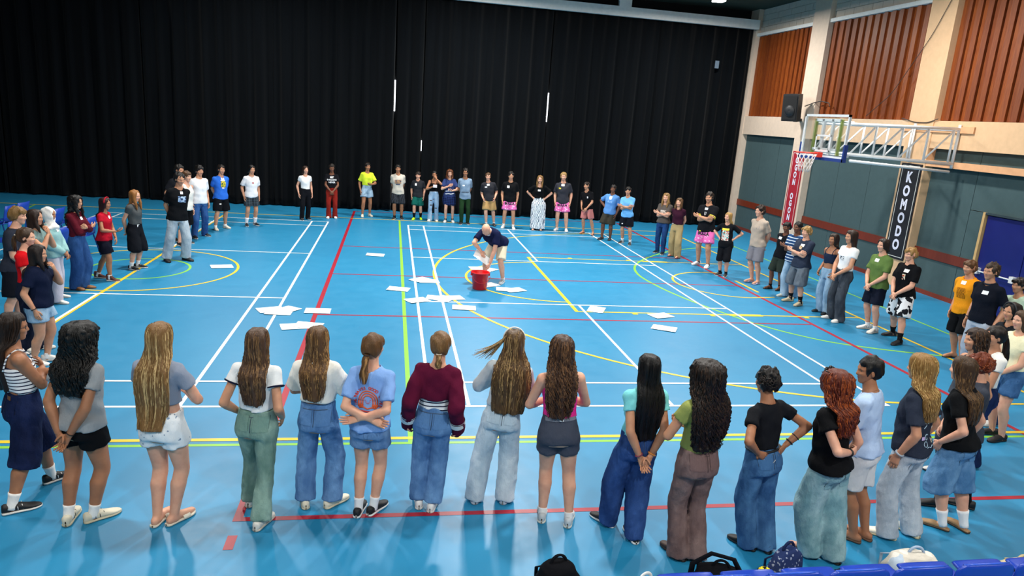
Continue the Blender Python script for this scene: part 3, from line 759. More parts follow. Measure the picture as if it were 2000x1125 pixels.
ARMS = {   # wrist targets (x out, y fwd, z) / H for the right arm, elbow pole, hand dir, palm normal, curl
 'down':    ((.128, .012, .490), (.35, -1, 0), (.02, .12, -1), (-1, .1, 0), .45),
 'behind':  ((.030, -.100, .492), (.9, -.5, 0), (-.55, -.1, -.8), (0, -1, .2), .5),
 'behindhi': ((-.035, -.110, .585), (1, -.5, -.4), (-1, -.12, -.05), (0, -.8, .5), .5),
 'front':   ((.028, .118, .520), (1, -.6, 0), (-.5, .35, -.8), (-.4, -1, 0), .6),
 'fronthi': ((.035, .150, .615), (1, -.5, -.5), (-.6, .5, .35), (-.3, -.5, 1), .7),
 'crossed': ((-.055, .118, .668), (1, -.1, -.8), (-1, -.05, .22), (0, -1, .2), .4),
 'hips':    ((.112, -.012, .590), (1, -.55, 0), (-.35, .55, -.35), (-1, -.2, -.3), .5),
 'hipsback': ((.098, -.055, .590), (1, -.55, 0), (-.75, -.35, -.3), (-.3, 1, 0), .4),
 'pocket':  ((.112, .045, .535), (.35, -1, 0), (-.25, .35, -1), (-1, 0, 0), .6),
 'backpocket': ((.095, -.07, .545), (1, -.7, 0), (-.2, -.2, -1), (0, 1, 0), .3),
 'face':    ((.04, .105, .86), (1, .2, -1), (-.2, -.15, 1), (-.3, -1, 0), .6),
 'chin':    ((.012, .120, .795), (.5, .4, -1), (-.15, -.35, 1), (0, -1, .2), .9),
 'chest':   ((.02, .135, .700), (1, -.2, -.8), (-.8, .3, .35), (0, -1, .2), .7),
 'holdarm': ((-.03, -.085, .60), (1, -.6, -.3), (-1, 0, .1), (0, 1, 0), .8),
 'linkdown': ((.11, .08, .53), (.7, -1, 0), (-.1, .5, -.8), (-1, 0, 0), .5),
}
class Person: pass

def joints(k, sp):
    x, y, ang, H, lx, ly, rfx, rfy, lfx, lfy = POS[k]
    p = Person(); p.k = k; p.H = H; p.fem = sp.get('fem', 1); p.w = sp.get('w', 1.0); p.sp = sp; p.near = k[0] == 'N' or k in ('R17', 'R18', 'R19', 'R20', 'R21', 'R15', 'R16')
    p.loc = (x, y, 0); p.rot = rad(ang - 90)
    sink = sp.get('sink', 0)
    p.pel = np.array([lx * .5 + sp.get('hipx', 0), ly * .5 + sp.get('hipy', 0), .505 * H - sink])
    nk = np.array(sp['neck']) * H if 'neck' in sp else np.array([lx * .95, ly * .95, .83 * H])
    p.uz = unit(nk - p.pel); tw = sp.get('twist', 0)
    ux = rz(rad(tw)) @ np.array([1., 0, 0]); p.ux = unit(ux - p.uz * (ux @ p.uz)); p.uy = np.cross(p.uz, p.ux)
    p.R = np.stack([p.ux, p.uy, p.uz], 1)
    p.T = lambda a, b, c: p.pel + p.R @ (np.array([a, b, c - .505]) * H)
    p.ank, p.knee, p.hip, p.fyaw = {}, {}, {}, {}
    sh = (.091 if p.fem else .101) * (1 + (p.w - 1) * .6)
    p.S, p.E, p.W = {}, {}, {}
    arms = sp.get('arms', 'down'); arms = (arms, arms) if isinstance(arms, str) else arms     # (right, left)
    p.arm = {}
    for s, (fx, fy), am in ((1, (rfx, rfy), arms[0]), (-1, (lfx, lfy), arms[1])):
        p.ank[s] = np.array([fx, fy - .02 * H, .042 * H]); p.hip[s] = p.pel + np.array([s * (.047 if p.fem else .050) * H * p.w, 0, -.005 * H])
        ft = sp.get('toe', 12); p.fyaw[s] = rad(-s * (ft if not isinstance(ft, tuple) else ft[0 if s > 0 else 1]))
        kd = np.array([math.sin(-p.fyaw[s]) * 1.0, 1.0, 0]); p.knee[s] = ik(p.hip[s], p.ank[s], .232 * H, .236 * H, kd)
        p.S[s] = p.T(s * sh, -.008, .786)
        A = ARMS[am] if isinstance(am, str) else am
        tg = np.array(A[0]); mx = np.array([s, 1, 1.])
        if am == 'crossed' and s < 0: tg = tg + np.array([0, .018, .012])
        if am in ('down', 'pocket', 'hips'): tg = tg + np.array([(p.w - 1) * .07, 0, 0])
        p.W[s] = p.T(*(tg * mx)); p.E[s] = ik(p.S[s], p.W[s], .175 * H, .152 * H, p.R @ (np.array(A[1]) * mx)); p.arm[s] = (A, mx, am)
    p.yaw = rad(sp.get('yaw', 0)); p.pitch = rad(sp.get('pitch', 4)); p.hh = .140 * H * sp.get('hs', 1.0)
    p.hR = sp['headR'] if 'headR' in sp else rz(-p.yaw) @ rx(-p.pitch) @ ry(rad(sp.get('tilt', 0)))
    p.hc = p.T(0, .016, .845) + p.hR @ np.array([0, .0, .62 * p.hh]) if 'neck' in sp else np.array([p.T(0, .0, .9)[0], p.T(0, .012, .9)[1], H - .5 * p.hh])
    return p

def torso_secs(p, ease=0., lo=.44, hi=.84, loose=None):
    T_ = TF if p.fem else TM; H = p.H; S_ = []
    for z, (a, b), c in zip(TZ, T_, TC):
        if z < lo - .03 or z > hi + .03: continue
        a, b = a * p.w * H, b * (1 + (p.w - 1) * 1.2) * H
        S_.append([(z - .505) * H, 0, c * H, a + ease, b + ease])
    S_ = np.array(S_)
    if loose is not None:
        zc = (.70 - .505) * H; k = S_[:, 0] < zc
        S_[k, 3] = np.maximum(S_[k, 3], (loose[0] * H)); S_[k, 4] = np.maximum(S_[k, 4], loose[1] * H)
    return S_

def vox(p, fine=False):
    if p.near: return (.0112, .0112, .016)
    return (.0172, .0172, .023) if p.loc[1] > 8 else (.0152, .0152, .021)
def bounds(p, extra=.12):
    P_ = np.array([p.pel, p.hc, *p.ank.values(), *p.knee.values(), *p.E.values(), *p.W.values(), *p.S.values()]); m = .17 * p.H * p.w
    lo, hi = P_.min(0) - m * .9, P_.max(0) + m * .9; lo[2] = -.03; return lo, hi

def build_body(p, tone, bare_feet):
    cf = 1.0 if bare_feet else .55
    H = p.H; lo, hi = bounds(p); f = Field(lo, (hi[0], hi[1], p.S[1][2] + .22 * H), np.array(vox(p)) * 1.18); q = .97 if p.fem else 1.05
    tk = (p.sp.get('top') or {}).get('kind'); ca = .84 if tk in ('tee', 'long') else 1.0; cl = .86 if (p.sp.get('bot') or {}).get('kind') in ('pants', 'skirt') else 1.0; fa_ = .84 if tk == 'long' else 1.0
    f.add(f.d_loft(p.pel, p.R, torso_secs(p, -.010 if tk in ('tee', 'long') else -.004), 2.3), .0)
    f.add(f.d_chain([p.T(0, -.012, .80), p.hc - p.hR @ np.array([0, .02, .28]) * p.hh], [.036 * H * q, .031 * H * q]), .03)
    for s in (1, -1):
        lw = (1 + (p.w - 1) * .8)
        a, k, an = p.hip[s], p.knee[s], p.ank[s]; back = np.array([0, -.009 * H, 0]); M = lambda u, v, t: u + (v - u) * t
        f.add(f.d_chain([a + np.array([0, 0, .01 * H]), M(a, k, .45), M(a, k, .85), k, M(k, an, .12)], np.array([.0465 if p.fem else .0455, .0475, .037, .034, .032]) * H * lw * cl), .03)
        f.add(f.d_chain([M(k, an, .1), M(k, an, .32) + back, M(k, an, .6) + back * .5, an, an - np.array([0, 0, .02 * H])], np.array([.031, .036, .028, .0205, .021]) * H * cl * (1 + (p.w - 1) * .5)), .02)
        fy = rz(p.fyaw[s]); F = lambda y_, z_, x_=0: an * np.array([1, 1, 0]) + fy @ np.array([x_, y_ * cf, z_ + (.006 if bare_feet else 0)]) * H
        f.add(f.d_chain([F(-.022, .02), F(.03, .024), F(.085, .014), F(.108, .011)], np.array([.02, .021, .017, .012]) * H * (1 if bare_feet else .66)), .012)
        if bare_feet: f.add(f.d_chain([F(.07, .014, .012 * -s), F(.11, .011, .014 * -s)], np.array([.014, .010]) * H), .01)
        sh, e, wr = p.S[s], p.E[s], p.W[s]; aw = (1 + (p.w - 1) * .7) * q
        f.add(f.d_chain([p.T(s * .035, -.010, .806), sh], np.array([.024, .029]) * H * aw * ca), .03)
        f.add(f.d_chain([sh, M(sh, e, .35), M(sh, e, .75), e], np.array([.0295 * ca, .028 * ca, .0245, .0225]) * H * aw), .022)
        f.add(f.d_chain([e, M(e, wr, .22), M(e, wr, .65), wr], np.array([.023, .0255, .020, .0155]) * H * aw * fa_), .012)
    V, F_ = f.mesh(); mb = MB(); mb.add(V, F_, 0)
    hv = (HEAD_V * p.hh * np.array([1, 1, 1])) @ p.hR.T + p.hc; fa = np.array(HEAD_F)
    mb.add(hv, fa[~HEAD_LIP], 0); mb.add(hv, fa[HEAD_LIP], 4)
    for s in (-1, 1):
        v, ff = ear(s); mb.add((v * p.hh) @ p.hR.T + p.hc, ff, 0)
    for (v, ff), mi in EYE: mb.add((np.asarray(v) * p.hh) @ p.hR.T + p.hc, ff, mi)
    for s in (1, -1):
        A, mx, am = p.arm[s]
        d = p.R @ (np.array(A[2]) * mx) if A[2] is not None else unit(p.W[s] - p.E[s]); fo = unit(p.W[s] - p.E[s]); d = unit(unit(d) * .65 + fo * .5)
        hand_mesh(mb, p.W[s] + fo * .004, d, p.R @ (np.array(A[3]) * mx), s, .104 * H, A[4])
    hc_ = p.sp['hair'][1] if p.sp.get('hair') else '8a7a6a'
    if tone == 'ffffff': pass
    o = mb.build('person', [skin(tone), M_EYE, M_IRIS, plain(shadehex(hc_), .7, name='eyebrow'), plain({'fair': 'c27a70', 'light': 'b26a5c', 'tan': '96564a', 'brown': '6e3a32', 'dark': '50302a'}[tone], .5, name='lips')])
    return o
def shadehex(h): return ''.join('%02x' % int(int(h[i:i + 2], 16) * .7) for i in (0, 2, 4))

def leg_path(p, s, frac, r):
    """points and radii from hip to hem; frac 1 = down to the floor side of the ankle"""
    r = np.interp(np.linspace(0, 1, 13), np.linspace(0, 1, len(r)), r); a, k, an = p.hip[s], p.knee[s], p.ank[s] - np.array([0, 0, .030 * p.H]); n = len(r); L1 = np.linalg.norm(k - a); L2 = np.linalg.norm(an - k); T_ = (L1 + L2) * frac; pts = []
    for i in range(n):
        t = T_ * i / (n - 1); pts.append(a + (k - a) * t / L1 if t <= L1 else k + (an - k) * (t - L1) / L2)
    return pts, np.array(r) * p.H
LEGS = {'slim': [.058, .052, .045, .040, .039, .036, .033], 'straight': [.060, .056, .051, .048, .047, .046, .046], 'wide': [.055, .054, .052, .052, .052, .053, .054],
        'flare': [.055, .049, .043, .040, .043, .048, .053], 'baggy': [.058, .060, .060, .060, .060, .060, .057], 'barrel': [.060, .065, .068, .068, .064, .059, .053]}
def build_bottom(p, b):
    kind, mat = b['kind'], b['mat']; H = p.H; lo, hi = bounds(p); f = Field(lo, (hi[0], hi[1], .68 * H), vox(p)); ease = b.get('ease', .010); wz = b.get('waist', .600); hm = (p.sp.get('top') or {}).get('hem', .5); wz = min(wz, hm + .055) if hm < wz - .02 else wz
    S_ = torso_secs(p, ease, .44, wz + .02); hipsd = f.d_loft(p.pel, p.R, S_, 2.4, z0=(.452 - .505) * H, z1=(wz - .505) * H)
    if kind == 'skirt':
        hz = b['hem']; z0 = (hz - .505) * H; fl = b.get('flare', .11); cx = (p.ank[1] + p.ank[-1]) / 2
        rows = [[z0, (cx[0] - p.pel[0]) * .8, (cx[1] - p.pel[1]) * .8, fl * H * p.w, fl * .8 * H], [(.46 - .505) * H, 0, -.008 * H, .120 * H * p.w + ease, .088 * H + ease], [(.50 - .505) * H, 0, -.008 * H, .113 * H * p.w + ease, .082 * H + ease]] + [list(r) for r in S_ if r[0] > (.52 - .505) * H]
        f.add(f.d_loft(p.pel, np.eye(3), rows, 2.2, z0=z0, z1=(wz - .505) * H), 0)
        f.ripple(.008, [(42, 12, 2), (18, 40, 3), (60, 30, 0)], p.k)
    else:
        base = f.f.copy(); parts = []
        if kind == 'shorts':
            fr = b.get('len', .40); lr = b.get('leg', .064); rr = [.060, (.060 + lr) / 2, lr, lr * 1.02]
        else:
            fr = b.get('len', 1.0); rr = LEGS[b.get('cut', 'straight')]
        rr = np.array(rr) * (1 + (p.w - 1) * .7); rr = rr * (1 + (b.get('fat', 1.0) - 1) * np.clip(np.linspace(0, 2.4, len(rr)), 0, 1))
        for s in (1, -1):
            pts, rd = leg_path(p, s, fr, rr); tt_ = np.linspace(0, fr, len(rd)); rd = np.maximum(rd, np.interp(tt_, [0, .22, .42, .5, .65, .8, 1], [.0585, .0530, .0430, .0420, .0435, .034, .024]) * H * (1 + (p.w - 1) * .8) * (.90 if kind == 'pants' else 1) + .007); hr = ((.0935 if p.fem else .097) - (.047 if p.fem else .050)) * p.w * H + ease; rd = np.minimum(rd, hr + np.clip(tt_ / .3, 0, 1) * .05 * H); sl, d = f.d_chain(pts, rd, .05, cap1=True)
            g = Field.__new__(Field); g.h, g.lo, g.ax = f.h, f.lo, f.ax; g.f = base.copy()
            g.add(hipsd, 0); g.add((sl, d), .035); parts.append(g.f)
        f.f = np.minimum(parts[0], parts[1])
        z = f.ax[2][None, None, :]; f.f = np.maximum(f.f, z - (p.pel[2] + (wz - .505) * H + .004))
        amp = b.get('fold', .003); f.ripple(amp, [(26, 18, 22), (-30, 22, 30), (48, 34, 6)], p.k + 'b')
        if p.near: f.ripple(amp * .5, [(60, 30, 60), (-55, 40, 75)], p.k + 'c')
    f.clipz(.012)
    V, F_ = f.mesh(); return V, F_, f
def build_top(p, t):
    H = p.H; lo, hi = bounds(p); kind = t['kind']; f = Field(lo, (hi[0], hi[1], .90 * H + (hi[2] - H) * .0), vox(p)); ease = t.get('ease', .016)
    hem = t.get('hem', .50); top = t.get('top', .836); loose = t.get('loose')
    S_ = torso_secs(p, ease + (.010 if hem < .57 else .003), min(hem, .44), .84, loose)
    if hem < .57: k_ = S_[:, 0] < (.57 - .505) * H; S_[k_, 3:5] += .014
    if hem < .44: S_ = np.concatenate([[[(hem - .505) * H, 0, S_[0, 2], S_[0, 3], S_[0, 4]]], S_])
    f.add(f.d_loft(p.pel, p.R, S_, 2.4, z0=(hem - .505) * H, z1=(top - .505) * H), 0)
    M = lambda u, v, q: u + (v - u) * q
    if kind in ('tee', 'long'):
        sr = t.get('sr', .046) - .005; sl_ = t.get('sl', .62)
        for s in (1, -1):
            sh, e, wr = p.S[s], p.E[s], p.W[s]
            f.add(f.d_chain([p.T(s * .042, -.010, .806), sh + (p.T(0, 0, .785) - sh) * .08], np.array([.028, .034]) * H * (1 + (p.w - 1) * .6)), .03)
            if kind == 'tee':
                f.add(f.d_chain([sh, M(sh, e, sl_ * .5), M(sh, e, sl_)], np.array([.0345, .5 * (.0345 + sr), sr]) * H * (1 + (p.w - 1) * .8), cap1=True), .022)
            else:
                k = t.get('puff', 1.0)
                f.add(f.d_chain([sh, M(sh, e, .5), e], np.array([.034, .034 * k, .034 * k]) * H), .022)
                f.add(f.d_chain([e, M(e, wr, .5), M(e, wr, .88 * max(1, t.get('cuff', 1.0) * .95)), M(e, wr, t.get('cuff', 1.0))], np.array([.033 * k, .031 * k, .027 * k, .022]) * H, cap1=True), .012)
        nr = t.get('neckr', .043)
        f.sub(f.d_chain([p.T(0, -.004, .826 - (nr - .043)), p.T(0, .01, .93)], [nr * H * 1.02, nr * H * 1.25]), .008)
        f.sub(f.d_ell(p.T(0, .055, t.get('neckz', .838)), np.array([.036, .05, .026]) * H), .012)
    elif kind == 'tank':
        for s in (1, -1): f.sub(f.d_ell(p.T(s * .118, 0, .80), np.array([.052, .12, .075]) * H, p.R), .01)
        f.sub(f.d_chain([p.T(0, .0, .835), p.T(0, .01, .95)], [.05 * H, .06 * H]), .01); f.sub(f.d_ell(p.T(0, .07, .82), np.array([.045, .06, .05]) * H), .01)
    amp = t.get('fold', .004)
    f.ripple(amp, [(22, 14, 24), (-14, 20, 38), (34, 10, -12)], p.k + 't')
    if p.near: f.ripple(amp * .45, [(40, 20, 60), (-50, 30, 50)], p.k + 'u')
    V, F_ = f.mesh(); return V, F_, f

def project_patch(p, f, cx, cz, w, h, side, nx=6, nz=6, off=.004, rot=0, shape='rect'):
    """grid draped on a garment: centre (cx,cz)/H in torso frame, size in metres, side +1 front / -1 back"""
    u = np.linspace(-.5, .5, nx); v = np.linspace(-.5, .5, nz); U, W_ = np.meshgrid(u, v); U, W_ = U.ravel() * w, W_.ravel() * h
    c, s = math.cos(rot), math.sin(rot); X, Z = U * c - W_ * s, U * s + W_ * c
    base = p.T(cx, 0, cz); st = base + X[:, None] * p.ux + Z[:, None] * p.uz + p.uy * side * .32
    V = f.project(st, -p.uy * side, .5, off)
    F_ = [(j * nx + i, j * nx + i + 1, (j + 1) * nx + i + 1, (j + 1) * nx + i) for j in range(nz - 1) for i in range(nx - 1)]
    if side > 0: F_ = [q[::-1] for q in F_]
    return V, F_
def project_text(p, f, txt, cx, cz, size, side, mat, parent, name='print', bold=.0, squash=1.0, off=.005, spacing=1.0, rot=0):
    v, t = text_mesh(txt, size, spacing, bold * size); sx = -1 if side > 0 else 1
    c, s = math.cos(rot), math.sin(rot); X, Z = v[:, 0] * squash, v[:, 1]; X, Z = X * c - Z * s, X * s + Z * c
    st = p.T(cx, 0, cz) + (X * sx)[:, None] * p.ux + Z[:, None] * p.uz + p.uy * side * .32
    V = f.project(st, -p.uy * side, .5, off)
    return MB().add(V, [tuple(q) for q in t]).build(name, mat, parent, False)

# ------------------------------------------------------------------ hair
HS = {'crown': [(.545, -.05, .03, .03), (.535, -.05, .13, .15), (.50, -.05, .22, .26), (.42, -.055, .31, .365), (.30, -.06, .365, .43), (.12, -.065, .385, .455), (-.05, -.08, .385, .445), (-.22, -.11, .375, .40)]}
def build_hair(p, hs, tf=None):
    style, ca, cb = hs[0], hs[1], hs[2]; op = hs[3] if len(hs) > 3 else {}
    h = p.hh; mat = hairmat(ca, cb); mb = MB(); rn = random.Random(p.k)
    near = p.near; vx = .0098 if near else .0135
    long_ = op.get('len', 0) * p.H / 1.65 if style in ('long', 'curly') else 0
    vol = op.get('vol', 1.0); L = long_ / h                       # drop below head centre in head heights
    f = Field(np.array((-.75 * vol, -.95 * vol, -max(.62, L + .1))) * h, np.array((.75 * vol, .62, .68 * vol)) * h, (vx, vx, vx * 1.5))
    I = np.eye(3)
    if style in ('short', 'pony', 'bun', 'hood'):
        top = op.get('top', 1.0)
        f.add(f.d_ell(np.array((0, -.06, .115)) * h, np.array((.388, .468, .437 * top)) * h, pad=.1), 0)
        f.add(f.d_ell(np.array((0, -.15, -.06)) * h, np.array((.36, .365, .31)) * h, pad=.1), .02)
        f.sub(f.d_ell(np.array((0, .44, -.20)) * h, np.array((.42, .36, .45 - op.get('fringe', 0))) * h, pad=.1), .02)
        for s in (-1, 1): f.sub(f.d_ell(np.array((s * .36, .08, -.16)) * h, np.array((.10, .15, .19)) * h, pad=.1), .02)
        f.sub(f.d_chain([np.array((0, -.6, -.42)) * h, np.array((0, .3, -.52)) * h], [.22 * h, .3 * h], .1), .02)
        if op.get('fringe'): f.add(f.d_chain([np.array((-.2, .26, .29)) * h, np.array((.2, .26, .29)) * h], [.09 * h, .09 * h]), .03)
        a = op.get('rough', .010); f.ripple(min(a, .009), [(70, 30, 25), (40, 80, 20), (90, -50, 40)], p.k + 'h')
        if a > .012: f.ripple(.006, [(100, 60, 90), (-90, 110, 80)], p.k + 'i')
        secs = None
    else:
        rows = [(z, 0, cy, rx_ * vol, ry_ * vol) for z, cy, rx_, ry_ in HS['crown'][::-1]]
        wd = op.get('wid', 1.0); bk = op.get('back', 0)
        low = []
        zz = -.22
        for t in np.linspace(.12, 1, 7):
            z = -.22 - (L - .22) * t
            low.append((z, op.get('drift', 0) * t, -.13 - (.17 + bk) * min(1, t * 1.7), (.385 + .05 * math.sin(t * 3)) * (1 + (wd - 1) * min(1, t * 3)) * vol * (1 - .22 * (max(0, t - .5) / .5) ** 1.5), (.36 - .20 * min(1, t * 1.5)) * vol))
        if tf and L > .45:
            zz_ = np.array([p.hc[2] + r_[0] * h for r_ in low]); st_ = np.stack([np.full(7, p.hc[0]), np.full(7, p.hc[1] - .5), zz_], 1)
            hit = np.full(7, 9.0); ok_ = zz_ < .825 * p.H
            for fl_ in tf:
                hv_ = fl_.project(st_, (0, 1, 0), .62, 0)[:, 1]; real = np.array([fl_.at(np.array([[q[0], hv_[j] + .012, q[2]]]))[0] < .004 for j, q in enumerate(st_)]); hit = np.where(real, np.minimum(hit, hv_), hit)
            hit = np.where(hit > 5, np.interp(zz_, zz_[hit < 5][::-1], hit[hit < 5][::-1]) if (hit < 5).any() else -.1, hit)
            for i in range(7):
                if ok_[i]: yb = (hit[i] - p.hc[1]) / h; low[i] = (low[i][0], low[i][1], min(low[i][2], yb + .02), low[i][3], max(.10, min(low[i][4], .17)))
        rows = low[::-1] + rows; secs = np.array(rows)
        f.add(f.d_loft((0, 0, 0), I, secs * h, 2.2), 0)
        f.sub(f.d_ell(np.array((0, .47, -.16)) * h, np.array((.30, .42, .44)) * h, pad=.1), .02)
        f.sub(f.d_loft((0, 0, 0), I, np.array([(-L - .1, 0, .62, .6, .6), (-.42, 0, .62, .6, .6)]) * h, 4), .02)
        if op.get('front'):
            for s in (-1, 1):
                fl = op['front']; f.add(f.d_chain([np.array((s * .30, .08, .1)) * h, np.array((s * .36, .14, -.3)) * h, np.array((s * .33, .22, -.6)) * h, np.array((s * .30, .34, -.62 - fl)) * h], np.array([.09, .11, .12, .05]) * h), .04)
        a = op.get('rough', .006 if style == 'long' else .014)
        f.ripple(min(a, .007), [(85, 20, 4), (45, 60, 5), (120, -40, 6)], p.k + 'h')
        if style == 'curly': f.ripple(.006, [(110, 60, 95), (-90, 120, 80), (60, -90, 120)], p.k + 'i')
    V, F_ = f.solid(); mb.add(V, F_, 0, .25)
    if near and secs is not None:                                    # separate locks laid over the mass
        nl = op.get('locks', 95); zt, zb = secs[-1, 0], secs[0, 0]; S_ = secs[np.argsort(secs[:, 0])]
        for i in range(nl):
            phi = rn.uniform(-2.25, 2.25); end = zb + (rn.random() ** 1.6) * (.45 * (L + .2)) - .05; st = rn.uniform(.25, .50) if rn.random() < .75 else rn.uniform(-.3, .2); m = 20 if style == 'curly' else 16
            ph0 = rn.random() * 6.28; fr = rn.uniform(1.6, 2.6) * op.get('curlf', 1.0); am = op.get('curl', .010 if style == 'long' else .045); pts = []; dr = rn.uniform(-.12, .12)
            for j in range(m):
                t = j / (m - 1); z = st + (end - st) * t; g = [np.interp(z, S_[:, 0], S_[:, c]) for c in (1, 2, 3, 4)]; a_ = phi * (1 - .15 * t) + dr * t; k = 1.005 + .02 * math.sin(i)
                amp = am * min(1, t * 2.2); w1, w2 = amp * math.sin(ph0 + t * fr * 6.28 * (L + .5)), amp * math.cos(ph0 + t * fr * 6.28 * (L + .5))
                pts.append(np.array((g[0] + (g[2] * k + w2) * math.sin(a_) + w1, g[1] - (g[3] * k + w2) * math.cos(a_), z)) * h)
            if pts[0][1] > .30 * h: continue
            r0 = op.get('lockr', .020 if style == 'long' else .028) * h; rr = r0 * np.sin(np.linspace(.5, math.pi - .12, m)); mb.add(*tube(pts, rr, 4, cap=False), 0, min(1, max(0, rn.gauss(.45, .3))))
    if style in ('short',) and near and op.get('rough', 0) > .012:
        for i in range(150):
            v = unit((rn.gauss(0, 1), rn.gauss(-.5, 1), rn.gauss(.5, .9)))
            if v[1] > .5 or v[2] < -.45: continue
            c = np.array((0, -.08, .07)) + v * np.array((.37, .44, .40)); a = rn.random() * 6.28; t1 = unit(np.cross(v, (.3, .5, .8))); t2 = np.cross(v, t1); R_ = rn.uniform(.05, .085)
            mb.add(*tube([(c + v * .02 + (t1 * math.cos(a + b) + t2 * math.sin(a + b)) * R_ * (1 - b * .08)) * h for b in np.linspace(0, 5, 9)], np.array([.018] + [.03] * 7 + [.01]) * h, 5, cap=False), 0, min(1, max(0, rn.gauss(.4, .25))))
    if style == 'pony':
        ln = op.get('len', .3) / h; z0 = op.get('at', .05); b = np.array((0, -.50 if z0 > -.2 else -.42, z0)); tl = []
        for j in range(8):
            t = j / 7; tl.append((b + np.array((op.get('drift', 0) * t, -.12 * math.sin(t * 2.2), -ln * t + .05 * math.sin(t * 3)))) * h)
        mb.add(*tube(tl, np.array([.07, .12, .14, .145, .135, .12, .09, .03]) * h * op.get('thick', 1), 9), 0, .4)
        for i in range(24 if near else 8):
            a, r_ = rn.random() * 6.28, rn.uniform(.08, .15) * op.get('thick', 1)
            mb.add(*tube([q + np.array((math.cos(a), math.sin(a), 0)) * h * r_ * min(1, .4 + j / 4) + np.array((.008 * math.sin(j * 1.4 + a), 0, 0)) for j, q in enumerate(tl)], np.array([.02, .03, .03, .03, .03, .03, .02, .008]) * h, 5, cap=False), 0, rn.random())
    o_ = mb
    R_ = p.hR if style in ('short', 'pony', 'bun') else rz(-p.yaw)
    for i in range(len(mb.v)): mb.v[i] = mb.v[i] @ R_.T + p.hc
    return mb, mat

# ------------------------------------------------------------------ shoes
def shoe_parts(L, kind):
    """foot-local meshes: +y to the toe, ankle at y=0; returns dict name -> (V,F)"""
    ys = np.array([-.27, -.255, -.20, -.10, .0, .10, .20, .30, .42, .54, .64, .70, .73]) * L
    wd = np.array([.02, .085, .118, .122, .120, .122, .130, .142, .155, .150, .118, .07, .02]) * L
    hi = {'sneaker': [.16, .26, .285, .27, .26, .27, .25, .21, .17, .145, .12, .10, .07], 'hightop': [.2, .42, .45, .45, .44, .40, .28, .21, .17, .145, .125, .10, .07], 'clog': [.08, .10, .11, .12, .14, .2, .23, .22, .19, .165, .14, .11, .08]}.get(kind, [.16, .26, .285, .27, .26, .27, .25, .21, .17, .145, .12, .10, .07])
    hi = np.array(hi) * L * (1.12 if kind != 'clog' else 1); n = 14; out = {}; sh = .075 * L
    def loft(ws, z0, z1, dome):
        V = []
        for y, w_, a, b in zip(ys, ws, z0, z1):
            for q in np.arange(n) * 2 * math.pi / n:
                cx, sx = math.cos(q), math.sin(q); e = .75 if dome else .35
                V.append((w_ * math.copysign(abs(cx) ** e, cx) + .012 * L * math.sin(y / L * 4), y, (a + b) / 2 + (b - a) / 2 * math.copysign(abs(sx) ** .8, sx)))
        F_ = [(i * n + k, (i + 1) * n + k, (i + 1) * n + (k + 1) % n, i * n + (k + 1) % n) for i in range(len(ys) - 1) for k in range(n)]
        return np.array(V), F_
    out['sole'] = loft(wd * 1.07, np.zeros(13) + .003, np.full(13, sh + .003), False)
    if kind in ('sneaker', 'hightop', 'clog'): out['upper'] = loft(wd, np.full(13, sh * .6), hi, True)
    if kind == 'slide':
        a = np.linspace(-.1, math.pi + .1, 14); st = []
        for y in (.22, .34, .46): st.append([(.145 * L * math.cos(q) * 1.04, y * L, .06 * L + .13 * L * max(0, math.sin(q)) * (1.1 - .4 * (y - .22) / .24)) for q in a])
        V = np.array(st).reshape(-1, 3); out['strap'] = (V, [(i * 14 + k, i * 14 + k + 1, (i + 1) * 14 + k + 1, (i + 1) * 14 + k) for i in range(2) for k in range(13)])
    if kind == 'flipflop':
        v1, f1 = tube([(0.02 * L, .5 * L, .09 * L), (.06 * L, .35 * L, .15 * L), (.12 * L, .12 * L, .07 * L)], .014 * L, 6); v2, f2 = tube([(0.02 * L, .5 * L, .09 * L), (-.06 * L, .35 * L, .15 * L), (-.12 * L, .12 * L, .07 * L)], .014 * L, 6)
        out['strap'] = (np.concatenate([v1, v2]), list(f1) + [tuple(i + len(v1) for i in q) for q in f2])
    return out
